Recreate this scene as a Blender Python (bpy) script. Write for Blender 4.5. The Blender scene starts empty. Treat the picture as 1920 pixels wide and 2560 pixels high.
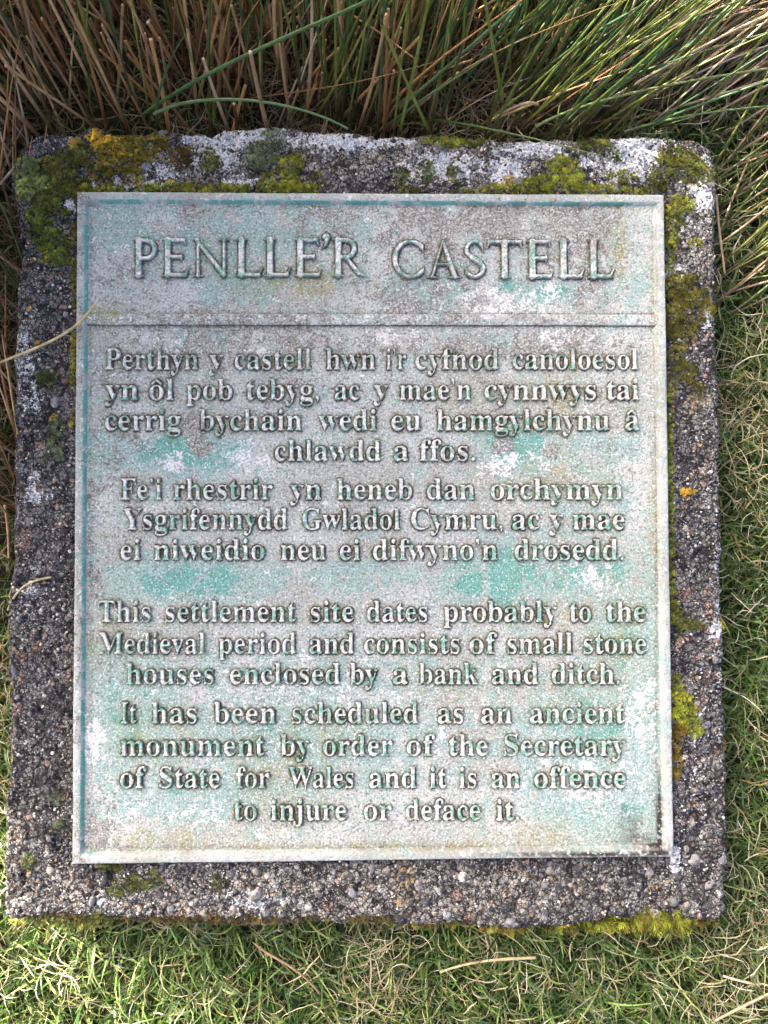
import bpy, math, random
import numpy as np
from mathutils import Matrix, Vector
from mathutils.bvhtree import BVHTree

# ------------------------------------------------------------------ camera, world, sun, exposure
scene = bpy.context.scene
COL = scene.collection
ZS = 0.075                 # top of the concrete block
ZP = ZS + 0.009            # top of the plaque's frame
FPX = 1971.0               # focal length in pixels of the 1920x2560 photograph
CAM = np.array([-0.00545, -0.01055, ZP + 0.66248])

def rot(a, b, c):
    ca, sa, cb, sb, cc, sc = math.cos(a), math.sin(a), math.cos(b), math.sin(b), math.cos(c), math.sin(c)
    return (np.array([[1, 0, 0], [0, ca, -sa], [0, sa, ca]]) @ np.array([[cb, 0, sb], [0, 1, 0], [-sb, 0, cb]])
            @ np.array([[cc, -sc, 0], [sc, cc, 0], [0, 0, 1]]))
RM = rot(0.029427, -0.020913, -0.003304)
cam = bpy.data.cameras.new('camera')
cam.sensor_fit = 'VERTICAL'; cam.sensor_height = 24.0; cam.lens = 24.0 * FPX / 2560
cam.clip_start = 0.01; cam.clip_end = 200
camo = bpy.data.objects.new('camera', cam); COL.objects.link(camo)
m4 = Matrix.Identity(4)
for i in range(3):
    for j in range(3): m4[i][j] = RM[i, j]
    m4[i][3] = CAM[i]
camo.matrix_world = m4
scene.camera = camo

SUN_EL = math.radians(29)
SUN_DIR = np.array([-0.77, 0.64, 0]); SUN_DIR /= np.linalg.norm(SUN_DIR)
sdir = Vector((SUN_DIR[0] * math.cos(SUN_EL), SUN_DIR[1] * math.cos(SUN_EL), math.sin(SUN_EL)))
world = bpy.data.worlds.new("World"); scene.world = world; world.use_nodes = True
wn = world.node_tree
sky = wn.nodes.new('ShaderNodeTexSky'); sky.sky_type = 'NISHITA'; sky.sun_disc = False
sky.sun_elevation = SUN_EL
sky.sun_rotation = math.atan2(sdir.x, sdir.y)
sky.air_density = 0.45; sky.dust_density = 9.0; sky.ozone_density = 0.0
wn.links.new(sky.outputs[0], wn.nodes['Background'].inputs[0])
wn.nodes['Background'].inputs[1].default_value = 0.125
sl = bpy.data.lights.new('sun', 'SUN'); sl.energy = 4.4; sl.angle = math.radians(0.6); sl.color = (1, 0.9, 0.74)
so = bpy.data.objects.new('sun', sl); COL.objects.link(so)
so.rotation_euler = sdir.to_track_quat('Z', 'Y').to_euler()
vs = scene.view_settings
vs.view_transform = 'Standard'; vs.look = 'None'; vs.gamma = 1.0; vs.exposure = 2.58

# ------------------------------------------------------------------ helpers
rng = np.random.default_rng(7)

def at(px, py, z=ZP):
    """pixel of the photograph -> point on the horizontal plane z"""
    px = np.asarray(px, float); py = np.asarray(py, float)
    d = np.stack([(px - 960) / FPX, (1280 - py) / FPX, -np.ones_like(px)], -1) @ RM.T
    t = (z - CAM[2]) / d[..., 2]
    return CAM[:2] + d[..., :2] * t[..., None]

def proj(x, y, z=ZP):
    P = np.stack([x, y, np.broadcast_to(np.asarray(z, float), np.shape(x))], -1) - CAM
    q = P @ RM
    return 960 + FPX * q[..., 0] / -q[..., 2], 1280 - FPX * q[..., 1] / -q[..., 2]

def _h(ix, iy, s):
    n = (ix * 374761393 + iy * 668265263 + s * 974634777) & 0xFFFFFFFF
    n = ((n ^ (n >> 13)) * 1274126177) & 0xFFFFFFFF
    n = (n ^ (n >> 16)) & 0xFFFFFF
    return n / float(0xFFFFFF)

def vnoise(x, y, s=0):
    xi = np.floor(x).astype(np.int64); yi = np.floor(y).astype(np.int64)
    fx = x - xi; fy = y - yi
    fx = fx * fx * (3 - 2 * fx); fy = fy * fy * (3 - 2 * fy)
    a = _h(xi, yi, s); b = _h(xi + 1, yi, s); c = _h(xi, yi + 1, s); d = _h(xi + 1, yi + 1, s)
    return (a * (1 - fx) + b * fx) * (1 - fy) + (c * (1 - fx) + d * fx) * fy

def fbm(x, y, sc, oc=4, s=0, g=0.5):
    t = 0; a = 1; n = 0
    for k in range(oc):
        t = t + a * (vnoise(x * sc + 13.7 * k, y * sc - 7.1 * k, s + k) - 0.5); n += a; a *= g; sc *= 2.03
    return t / n * 2          # about -1..1

def sstep(a, b, x):
    t = np.clip((x - a) / (b - a), 0, 1); return t * t * (3 - 2 * t)

def mk(name, V, faces, mat, attrs=None, smooth=False, origin=None, parent=None):
    """link ONE mesh object from numpy arrays; V in world space; faces: array or list of arrays"""
    V = np.asarray(V, np.float64).reshape(-1, 3)
    if origin is None: origin = V.mean(0) if len(V) else np.zeros(3)
    origin = np.asarray(origin, float)
    if not isinstance(faces, (list, tuple)): faces = [faces]
    me = bpy.data.meshes.new(name)
    fl = [np.asarray(f, np.int32) for f in faces if len(f)]
    nl = sum(f.size for f in fl); nf = sum(len(f) for f in fl)
    me.vertices.add(len(V)); me.loops.add(nl); me.polygons.add(nf)
    me.vertices.foreach_set('co', (V - origin).astype(np.float32).ravel())
    me.loops.foreach_set('vertex_index', np.concatenate([f.ravel() for f in fl]))
    st = []; o = 0
    for f in fl:
        st.append(o + np.arange(len(f)) * f.shape[1]); o += f.size
    me.polygons.foreach_set('loop_start', np.concatenate(st).astype(np.int32))
    me.update(calc_edges=True)
    if smooth: me.polygons.foreach_set('use_smooth', np.ones(nf, bool))
    for k, a in (attrs or {}).items():
        a = np.asarray(a, np.float32)
        if a.ndim == 1:
            at_ = me.attributes.new(k, 'FLOAT', 'POINT'); at_.data.foreach_set('value', a)
        else:
            if a.shape[1] == 3: a = np.concatenate([a, np.ones((len(a), 1), np.float32)], 1)
            at_ = me.attributes.new(k, 'FLOAT_COLOR', 'POINT'); at_.data.foreach_set('color', a.ravel())
    me.materials.append(mat)
    ob = bpy.data.objects.new(name, me); COL.objects.link(ob)
    if parent is not None:
        ob.parent = parent; ob.location = origin - np.array(parent.location)
    else: ob.location = origin
    return ob

def tag(o, label=None, cat=None, group=None, kind=None):
    if label: o['label'] = label
    if cat: o['category'] = cat
    if group: o['group'] = group
    if kind: o['kind'] = kind
    return o

def empty(name, loc):
    o = bpy.data.objects.new(name, None); COL.objects.link(o); o.location = loc
    o.empty_display_size = 0.02
    return o

def gridfaces(nu, nv):
    i = np.arange(nu - 1)[:, None] * nv + np.arange(nv - 1)[None, :]
    i = i.ravel()
    return np.stack([i, i + nv, i + nv + 1, i + 1], 1)

def blobs(px, py, L):
    t = np.zeros(np.shape(px))
    for b in L:
        cx, cy, rx, ry, a = b
        d = ((px - cx) / rx) ** 2 + ((py - cy) / ry) ** 2
        t = np.maximum(t, a * np.exp(-d * 0.9))
    return t

# ------------------------------------------------------------------ materials
class NT:
    def __init__(s, name, rough=0.8, spec=0.3):
        s.m = bpy.data.materials.new(name); s.m.use_nodes = True
        s.t = s.m.node_tree; s.b = s.t.nodes['Principled BSDF']
        s.out = s.t.nodes['Material Output']
        s.b.inputs['Roughness'].default_value = rough
        s.b.inputs['Specular IOR Level'].default_value = spec
        s.pos = s.t.nodes.new('ShaderNodeNewGeometry').outputs['Position']
    def n(s, typ, **kw):
        x = s.t.nodes.new(typ)
        for k, v in kw.items(): setattr(x, k, v)
        return x
    def link(s, a, b): s.t.links.new(a, b)
    def put(s, sock, v):
        if isinstance(v, (int, float)): sock.default_value = v
        elif isinstance(v, tuple): sock.default_value = v if len(v) == 4 else (*v, 1)
        else: s.link(v, sock)
    def noise(s, sc, det=3, rough=0.55, dist=0.0, off=None):
        x = s.n('ShaderNodeTexNoise'); x.inputs['Scale'].default_value = sc
        x.inputs['Detail'].default_value = det; x.inputs['Roughness'].default_value = rough
        x.inputs['Distortion'].default_value = dist
        p = s.pos
        if off:
            v = s.n('ShaderNodeVectorMath', operation='ADD'); s.link(p, v.inputs[0]); v.inputs[1].default_value = (off, off * 1.7, off * .3); p = v.outputs[0]
        s.link(p, x.inputs['Vector']); return x.outputs['Fac']
    def math(s, op, a, b=0.0, c=0.0, clamp=False):
        x = s.n('ShaderNodeMath', operation=op); x.use_clamp = clamp
        s.put(x.inputs[0], a); s.put(x.inputs[1], b)
        if op == 'MULTIPLY_ADD': s.put(x.inputs[2], c)
        return x.outputs[0]
    def step(s, v, lo, hi, a=0.0, b=1.0):
        x = s.n('ShaderNodeMapRange'); x.interpolation_type = 'SMOOTHSTEP'; x.clamp = True
        s.put(x.inputs['Value'], v)
        for k, q in (('From Min', lo), ('From Max', hi), ('To Min', a), ('To Max', b)): x.inputs[k].default_value = q
        return x.outputs[0]
    def mix(s, f, a, b, mode='MIX'):
        x = s.n('ShaderNodeMix', data_type='RGBA', blend_type=mode)
        s.put(x.inputs[0], f); s.put(x.inputs[6], a); s.put(x.inputs[7], b); return x.outputs[2]
    def attr(s, name, chan=None):
        x = s.n('ShaderNodeAttribute'); x.attribute_name = name
        if chan is None: return x.outputs['Color']
        if chan == 'f': return x.outputs['Fac']
        q = s.n('ShaderNodeSeparateColor'); s.link(x.outputs['Color'], q.inputs[0]); return q.outputs[chan]
    def attrs3(s, name):
        x = s.n('ShaderNodeAttribute'); x.attribute_name = name
        q = s.n('ShaderNodeSeparateColor'); s.link(x.outputs['Color'], q.inputs[0]); return q.outputs[0], q.outputs[1], q.outputs[2]
    def vor(s, sc, feat='F1', out='Distance', rnd=1.0):
        x = s.n('ShaderNodeTexVoronoi', feature=feat); x.inputs['Scale'].default_value = sc
        x.inputs['Randomness'].default_value = rnd
        s.link(s.pos, x.inputs['Vector']); return x.outputs[out]
    def bump(s, h, dist, st=1.0):
        x = s.n('ShaderNodeBump'); x.inputs['Distance'].default_value = dist; x.inputs['Strength'].default_value = st
        s.link(h, x.inputs['Height']); s.link(x.outputs[0], s.b.inputs['Normal'])
    def base(s, c): s.put(s.b.inputs['Base Color'], c); return s

def bronze_material():
    """weathered bronze: verdigris, chalky bloom, lichen crusts, grime.  mask = teal, lichen, white; mask2 = grime, olive, soot"""
    k = NT('weathered_bronze', 0.75, 0.25)
    teal, lich, white = k.attrs3('mask'); edge_dark, olive, soot = k.attrs3('mask2')
    big = k.noise(16, 4, 0.6); med = k.noise(60, 5, 0.62, 0.3); fine = k.noise(230, 3, 0.7, 0.4, 3.1)
    vf = k.noise(470, 2, 0.6, 0.0, 1.2); vf2 = k.noise(400, 2, 0.6, 0.5, 7.7); vf3 = k.noise(560, 2, .6, 0, 17.7)
    # chalky grey bloom, cool and warm by turns
    c = k.mix(k.step(big, .35, .65), (0.325, 0.34, 0.31), (0.44, 0.465, 0.455))
    c = k.mix(k.step(med, .40, .64, 0, .55), c, (0.33, 0.40, 0.385))
    # blue-green verdigris
    tv = k.math('MULTIPLY_ADD', teal, 0.36, k.math('MULTIPLY_ADD', med, .5, k.math('MULTIPLY_ADD', fine, .35, k.math('MULTIPLY', vf2, .15))))
    c = k.mix(k.step(tv, .545, .60, 0, .75), c, (0.225, 0.365, 0.34))
    c = k.mix(k.step(tv, .735, .84, 0, .9), c, (0.10, 0.32, 0.27))
    # olive stain
    c = k.mix(k.math('MULTIPLY', k.math('MULTIPLY', olive, 1.25), k.step(fine, .36, .6), clamp=True), c, (0.27, 0.25, 0.11))
    # brown-grey lichen crust with ringed outlines
    lv = k.math('MULTIPLY_ADD', lich, .26, k.math('MULTIPLY_ADD', k.noise(105, 5, .65, .6, 5.5), .60, k.math('MULTIPLY', vf2, .32)))
    lm = k.step(lv, .575, .65)
    c = k.mix(k.math('MULTIPLY', lm, .85), c, k.mix(k.step(vf, .36, .60), (0.15, 0.14, 0.115), (0.42, 0.415, 0.395)))
    for sc, off in ((150, .46), (235, .42)):
        ring = k.math('SUBTRACT', 1.0, k.step(k.math('ABSOLUTE', k.math('SUBTRACT', k.math('MULTIPLY_ADD', fine, .30, k.vor(sc)), off + .12)), .03, .11), clamp=True)
        c = k.mix(k.math('MULTIPLY', ring, k.step(lv, .50, .64, .06, .6)), c, (0.10, 0.085, 0.075))
    # white flecks and crusts
    calm = k.math('MULTIPLY_ADD', k.attr('calm', 'f'), -.6, 1.0)
    wv = k.math('MULTIPLY_ADD', white, .15, k.math('MULTIPLY_ADD', k.noise(150, 5, .75, .8, 9.3), .80, k.math('MULTIPLY_ADD', med, .15, k.math('MULTIPLY', vf3, .18))))
    c = k.mix(k.step(wv, .665, .695, 0, .85), c, (0.66, 0.65, 0.66))
    # granular pitting, pale and dark
    c = k.mix(k.math('MULTIPLY', calm, k.step(vf, .50, .68, 0, .72)), c, k.mix(k.step(med, .4, .6), (0.12, 0.105, 0.08), (0.13, 0.14, 0.12)))
    c = k.mix(k.math('MULTIPLY', calm, k.step(vf3, .54, .68, 0, .55)), c, (0.72, 0.72, 0.76))
    # grime covers dirt, painted letter shadow, dark lines at frame and bar
    gv = k.math('MULTIPLY', edge_dark, k.step(k.math('MULTIPLY_ADD', vf3, .5, k.math('MULTIPLY', med, .5)), .38, .60, 1.8, .8), clamp=True)
    c = k.mix(k.math('MULTIPLY', gv, .96, clamp=True), c, k.mix(k.step(med, .4, .6), (0.042, 0.032, 0.020), (0.065, 0.062, 0.028)))
    sv = k.math('MULTIPLY', soot, k.step(fine, .34, .52), clamp=True)
    c = k.mix(sv, c, (0.035, 0.025, 0.025))
    k.base(c)
    h = k.math('MULTIPLY_ADD', vf, -.6, k.math('MULTIPLY_ADD', fine, .7, k.math('MULTIPLY', lm, .25)))
    k.bump(h, 0.0014, 1)
    return k.m

def letter_material():
    k = NT('worn_bronze_letters', 0.6, 0.3)
    teal, lich, white = k.attrs3('mask'); edge_dark, olive, soot = k.attrs3('mask2')
    med = k.noise(150, 3, .6, .5, 2.2); fine = k.noise(420, 2, .7, .4)
    c = k.mix(k.step(fine, .36, .56), (0.38, 0.39, 0.36), (0.66, 0.67, 0.67))
    tv = k.math('MULTIPLY_ADD', teal, .10, med)
    c = k.mix(k.step(tv, .535, .57, 0, .9), c, k.mix(k.step(fine, .4, .6), (0.08, 0.27, 0.21), (0.24, 0.43, 0.37)))
    c = k.mix(k.step(k.math('MULTIPLY_ADD', lich, .22, k.noise(420, 3, .7, .5, 4.4)), .60, .72, 0, .75), c, (0.22, 0.19, 0.17))
    c = k.mix(k.math('MULTIPLY', olive, k.step(fine, .4, .6, 0, .6)), c, (0.30, 0.30, 0.14))
    # random dirt, then dirt and letter shadow painted low on the flanks
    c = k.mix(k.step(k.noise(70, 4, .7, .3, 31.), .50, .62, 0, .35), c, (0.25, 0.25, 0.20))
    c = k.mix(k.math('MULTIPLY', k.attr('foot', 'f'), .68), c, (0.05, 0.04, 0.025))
    k.base(c); k.bump(fine, 0.0008, .8)
    return k.m

def concrete_material(name, useobj=False, usecol=False):
    """aggregate concrete; mask = white lichen, pale, ochre"""
    k = NT(name, 0.88, 0.2)
    big = k.noise(22, 4, .6); med = k.noise(95, 5, .65, .4, 1.1); fine = k.noise(270, 3, .75, .3, 4.2)
    vf = k.noise(560, 2, .7, 0, 2.3)
    if useobj or usecol:
        if useobj:
            oi = k.n('ShaderNodeObjectInfo').outputs['Color']
        else: oi = k.attr('col')
        c = k.mix(k.step(fine, .35, .65, .75, 1.1), (0, 0, 0), oi)
        c = k.mix(k.step(k.math('MULTIPLY_ADD', fine, .5, k.math('MULTIPLY', med, .5)), .47, .56, 0, .8), c, (0.025, 0.023, 0.028))
        c = k.mix(k.step(vf, .60, .68, 0, .7), c, (0.5, 0.5, 0.53))
        k.base(c); k.bump(fine, 0.0006, .7); return k.m
    white, pale, ochre = k.attrs3('mask')
    m3 = k.noise(48, 4, .6, .6, 12.3)
    dark = k.mix(k.step(med, .38, .62), (0.014, 0.013, 0.013), k.mix(k.step(m3, .4, .62), (0.064, 0.060, 0.060), (0.16, 0.152, 0.14)))
    light = k.mix(k.step(med, .35, .65), (0.10, 0.090, 0.074), k.mix(k.step(m3, .4, .6), (0.26, 0.242, 0.205), (0.44, 0.43, 0.39)))
    pv = k.step(k.math('MULTIPLY_ADD', pale, .58, k.math('MULTIPLY_ADD', big, .40, k.math('MULTIPLY', med, .50))), .56, .84)
    c = k.mix(pv, dark, light)
    # broad weathering: sooty algae and bare cement
    c = k.mix(k.step(k.noise(24, 6, .7, .6, 41.), .50, .58, 0, .85), c, (0.016, 0.015, 0.018))
    bare = k.step(k.noise(34, 5, .65, .5, 51.), .56, .64)
    c = k.mix(k.math('MULTIPLY', bare, .7), c, k.mix(k.step(med, .4, .6), (0.17, 0.158, 0.125), (0.31, 0.30, 0.265)))
    # stones of the aggregate
    for sc, amt in ((118, .85), (270, .65)):
        vc = k.vor(sc, out='Color'); q = k.n('ShaderNodeSeparateColor'); k.link(vc, q.inputs[0])
        c = k.mix(k.step(q.outputs[0], .60, .80, 0, amt), c, k.mix(pv, (0.16, 0.16, 0.165), (0.35, 0.335, 0.30)))
        c = k.mix(k.step(q.outputs[1], .955, .97, 0, .6), c, (0.36, 0.22, 0.15))
        c = k.mix(k.step(k.vor(sc, 'DISTANCE_TO_EDGE'), .03, .13, .85, 0), c, (0.014, 0.012, 0.015))
    # pits and grit
    c = k.mix(k.step(fine, .53, .61, 0, .9), c, (0.012, 0.011, 0.013))
    gv = k.math('MULTIPLY', k.step(vf, .575, .65, 0, .9), k.step(m3, .40, .60, .12, 1))
    c = k.mix(gv, c, (0.47, 0.465, 0.44))
    # crusts
    wn_ = k.math('MULTIPLY_ADD', k.noise(130, 6, .8, .5, 8.8), .62, k.math('MULTIPLY_ADD', fine, .28, k.math('MULTIPLY', vf, .2)))
    c = k.mix(k.step(k.math('MULTIPLY_ADD', white, .30, wn_), .685, .735, 0, .95), c, k.mix(k.step(vf, .42, .58), (0.33, 0.345, 0.375), (0.68, 0.70, 0.73)))
    on = k.math('MULTIPLY_ADD', k.noise(200, 4, .75, .5, 6.8), .75, k.math('MULTIPLY', fine, .30))
    c = k.mix(k.step(k.math('MULTIPLY_ADD', ochre, .28, on), .74, .80, 0, .8), c, (0.36, 0.25, 0.10))
    k.base(c)
    h = k.math('MULTIPLY_ADD', fine, -.8, k.math('MULTIPLY_ADD', k.vor(290), -.6, k.math('MULTIPLY_ADD', k.vor(118), -.8, med)))
    k.bump(h, 0.0028, 1)
    return k.m

def plant_material(name, rough=0.5, trans=0.3, var=.35, sc=300, spec=.4):
    k = NT(name, rough, spec)
    a = k.attr('col')
    f = k.noise(sc, 3, .6)
    c = k.mix(k.step(f, .3, .7, var, 0), a, k.mix(.55, a, (0.02, 0.02, 0.008)))
    k.base(c)
    if trans > 0:
        tr = k.n('ShaderNodeBsdfTranslucent'); k.link(c, tr.inputs[0])
        mx = k.n('ShaderNodeMixShader'); mx.inputs[0].default_value = trans
        k.link(k.b.outputs[0], mx.inputs[1]); k.link(tr.outputs[0], mx.inputs[2]); k.link(mx.outputs[0], k.out.inputs[0])
    return k.m

def soil_material():
    k = NT('soil', 0.95, 0.1)
    f = k.noise(90, 6, .7); g = k.noise(12, 3, .6)
    c = k.mix(k.step(f, .35, .65), (0.010, 0.008, 0.005), (0.05, 0.038, 0.022))
    c = k.mix(k.step(g, .4, .6, 0, .5), c, (0.03, 0.045, 0.012))
    k.base(c); k.bump(f, 0.006, 1); return k.m

M_BR = bronze_material(); M_LT = letter_material(); M_CO = concrete_material('aggregate_concrete')
M_PB = concrete_material('pebble_stone', useobj=True); M_PS = concrete_material('grit_stone', usecol=True)
M_GR = plant_material('grass_blade', .45, .35); M_ST = plant_material('dead_straw', .6, .25)
M_RU = plant_material('rush_stem', .42, .0, .5, 160, .45); M_MO = plant_material('moss_leaf', .7, .3, .3, 500, .2)
M_LI = plant_material('leafy_lichen', .85, .0, .5, 700, .1); M_SO = soil_material()

# ------------------------------------------------------------------ ground
def axis(lo, hi, core, fine, coarse):
    a = np.arange(-core, core + 1e-9, fine)
    return np.concatenate([np.linspace(lo, -core, coarse)[:-1], a, np.linspace(core, hi, coarse)[1:]])
TUS = np.array([-0.76, 0.61])        # tall tussock added to shade the plaque
def ground_h(x, y):
    h = 0.010 * fbm(x, y, 6, 4, 3) + 0.004 * fbm(x, y, 40, 3, 9)
    d = np.hypot(x - TUS[0], y - TUS[1])
    h = h + 0.16 * np.exp(-(d / .26) ** 2)
    far = sstep(1.0, 4.0, np.hypot(x, y))
    return h + far * 0.12 * fbm(x, y, .7, 3, 5) + 0.014
gx = axis(-14, 14, 1.3, .02, 30); X, Y = np.meshgrid(gx, gx, indexing='ij')
V = np.stack([X, Y, ground_h(X, Y)], -1).reshape(-1, 3)
tag(mk('ground', V, gridfaces(len(gx), len(gx)), M_SO, smooth=True, origin=(0, 0, 0)), 'dark turf soil under the grass and rushes', kind='structure')

# ------------------------------------------------------------------ concrete block
TOP = [(26, 470), (30, 422), (54, 376), (76, 347), (112, 330), (185, 329), (220, 318), (255, 320), (289, 334), (341, 336), (405, 324), (463, 333), (500, 326), (532, 338), (560, 322), (579, 316), (620, 322), (665, 315), (723, 316), (790, 324), (845, 327), (900, 332), (960, 340), (1047, 334), (1134, 340), (1220, 346), (1307, 349), (1388, 338), (1440, 347), (1539, 340), (1614, 336), (1712, 345), (1770, 362), (1786, 400), (1792, 450)]
BOT = [(11, 2270), (25, 2299), (120, 2300), (220, 2296), (330, 2302), (450, 2305), (540, 2315), (637, 2321), (760, 2312), (900, 2311), (1060, 2318), (1170, 2314), (1249, 2331), (1350, 2322), (1440, 2317), (1544, 2303), (1706, 2306), (1799, 2308), (1815, 2280)]
LEF = [(26, 470), (38, 520), (50, 600), (46, 680), (40, 760), (36, 860), (34, 960), (33, 1040), (36, 1100), (31, 1200), (31, 1290), (28, 1400), (24, 1500), (14, 1550), (20, 1620), (16, 1680), (24, 1760), (18, 1850), (24, 1920), (12, 2000), (10, 2100), (8, 2200), (11, 2270)]
RIG = [(1792, 450), (1793, 540), (1790, 620), (1792, 700), (1794, 800), (1797, 900), (1800, 1000), (1802, 1100), (1801, 1200), (1804, 1300), (1808, 1400), (1806, 1500), (1812, 1600), (1812, 1700), (1816, 1800), (1819, 1900), (1820, 2000), (1822, 2100), (1818, 2200), (1815, 2280)]
def wp(L): a = np.array(L, float); return at(a[:, 0], a[:, 1], ZS)
tw, bw, lw_, rw = wp(TOP), wp(BOT), wp(LEF)[::-1], wp(RIG)[::-1]
x0, x1 = lw_[:, 0].min(), rw[:, 0].max()
def curve(fr, pts, ax_):
    t = (pts[:, ax_] - pts[:, ax_].min()) / (np.ptp(pts[:, ax_])); return np.interp(fr, t, pts[:, 1 - ax_])
CELL = 0.00095
nu, nv = int(.612 / CELL), int(.69 / CELL)
u = np.linspace(0, 1, nu); v = np.linspace(0, 1, nv)
T_ = curve(u, tw, 0) + .0030 * fbm(u * 1, u * 0, 55, 5, 11, .6); B_ = curve(u, bw, 0) + .0034 * fbm(u, u * 0, 50, 5, 12, .6)
L_ = curve(v, lw_, 1) + .0026 * fbm(v, v * 0, 60, 5, 13, .6); R_ = curve(v, rw, 1) + .0012 * fbm(v, v * 0, 80, 4, 14)
U, VV = np.meshgrid(u, v, indexing='ij')
SX = L_[None] + (R_ - L_)[None] * U; SY = B_[:, None] + (T_ - B_)[:, None] * VV
dE = np.minimum(np.minimum(U, 1 - U) * .61, np.minimum(VV, 1 - VV) * .69)
rr = .007 + .003 * fbm(SX, SY, 50, 2, 20)
q = 1 - np.clip(dE / rr, 0, 1)
SZ = ZS - rr * (1 - np.sqrt(np.clip(1 - q * q, 0, 1)))
rug = .0018 * fbm(SX, SY, 55, 3, 21) + .0010 * fbm(SX, SY, 260, 3, 24, .6)
rug -= .0035 * sstep(.38, .62, fbm(SX, SY, 75, 3, 37))
rug += .0014 * sstep(.1, .5, fbm(SX, SY, 130, 2, 28)) * (1 - sstep(.0, .4, fbm(SX, SY, 130, 2, 33)))
SZ += rug
WX, WZ = .25, .28065
ins = (np.abs(SX) < WX - .006) & (np.abs(SY) < WZ - .006)
Fg = gridfaces(nu, nv)
keep = ~(ins.ravel()[Fg].all(1))
Fg = Fg[keep]
V = np.stack([SX, SY, SZ], -1).reshape(-1, 3)
idx = np.arange(nu * nv).reshape(nu, nv)
loop = np.concatenate([idx[:-1, 0], idx[-1, :-1], idx[:0:-1, -1], idx[0, :0:-1]])
nl = len(loop)
P0 = V[loop]; ctr = np.array([0, 0, 0.]); nrm = P0[:, :2] / np.linalg.norm(P0[:, :2], axis=1, keepdims=True)
side = []
for j in range(1, 15):
    z = P0[:, 2] - (P0[:, 2] + .03) * (j / 14.0)
    ang = np.arange(nl) / nl * 40
    off = .0022 * fbm(ang, ang * 0 + j * .35, 3, 3, 40) - .0006 * j * .3
    p = P0.copy(); p[:, :2] += nrm * off[:, None]; p[:, 2] = z; side.append(p)
base = len(V); V2 = np.concatenate([V] + side)
rings = [loop] + [base + np.arange(nl) + nl * k for k in range(14)]
SF = []
for a, b in zip(rings[:-1], rings[1:]): SF.append(np.stack([a, b, np.roll(b, -1), np.roll(a, -1)], 1))
allF = np.concatenate([Fg] + SF)
used = np.zeros(len(V2), bool); used[allF.ravel()] = True
remap = np.cumsum(used) - 1
V2 = V2[used]; allF = remap[allF]

WHITE = [(560, 350, 90, 26, 1), (650, 335, 70, 24, .95), (540, 400, 70, 40, .85), (600, 455, 60, 16, .7), (480, 345, 30, 18, .9), (1600, 375, 90, 45, 1), (1265, 430, 55, 45, .95), (1560, 430, 90, 36, .8), (1480, 400, 60, 30, .6), (870, 350, 170, 30, .9), (1100, 420, 140, 50, .75), (330, 460, 120, 20, .7), (1340, 370, 120, 30, .8), (60, 900, 40, 120, .55), (75, 1480, 40, 90, .45), (1760, 480, 40, 90, .7), (1690, 690, 30, 30, 1), (1790, 1575, 22, 26, 1), (90, 1235, 50, 34, .6), (75, 1190, 50, 40, .45), (300, 450, 160, 20, .5), (420, 430, 60, 30, .6), (1700, 560, 60, 50, .5), (85, 1000, 30, 40, .6), (175, 505, 14, 30, .9), (1770, 800, 20, 60, .6), (1740, 1900, 60, 250, .35), (1690, 2150, 20, 60, .7), (640, 2250, 140, 50, .5), (560, 2200, 60, 30, .4), (1800, 1400, 20, 600, .5), (260, 2260, 60, 50, .4)]
PALE = [(900, 2240, 900, 90, .75), (300, 2240, 250, 60, .8), (1740, 560, 90, 150, .8), (900, 390, 900, 80, .75), (550, 380, 300, 60, .9), (1250, 380, 200, 50, .9), (1780, 1200, 40, 900, .35), (1600, 2220, 80, 60, .35), (40, 2150, 40, 140, .9), (60, 800, 60, 100, .3), (90, 1200, 60, 60, .4)]
OCHRE = [(1010, 2190, 40, 50, .9), (1005, 2260, 25, 30, .9), (1740, 1010, 50, 50, .8), (1640, 2210, 60, 60, .7), (1560, 2260, 60, 30, .6), (260, 370, 90, 30, .8), (200, 350, 60, 20, .7), (850, 460, 300, 10, .4), (1350, 2200, 60, 40, .5), (20, 900, 30, 260, .6), (1300, 2240, 200, 60, .45)]
px, py = proj(V2[:, 0], V2[:, 1], V2[:, 2])
msk = np.stack([blobs(px, py, WHITE), blobs(px, py, PALE), blobs(px, py, OCHRE)], 1)
block = empty('concrete_block', (0, 0, 0))
tag(block, 'weathered grey concrete block with exposed pebbles, moss and lichen, set in the grass', 'concrete block')
mk('slab', V2, allF, M_CO, {'mask': msk}, smooth=True, parent=block)
BVH = BVHTree.FromPolygons([tuple(p) for p in V2.tolist()], allF.tolist())
def slab_z(x, y, default=None):
    h = BVH.ray_cast(Vector((x, y, .3)), Vector((0, 0, -1)))
    return h[0].z if h[0] is not None else default
def in_block(x, y, m=0.0):
    fu = (x - np.interp(y, lw_[:, 1], lw_[:, 0])); fr = (np.interp(y, rw[:, 1], rw[:, 0]) - x)
    return (fu > -m) & (fr > -m) & (y < np.interp(x, tw[:, 0], tw[:, 1]) + m) & (y > np.interp(x, bw[:, 0], bw[:, 1]) - m)

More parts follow.
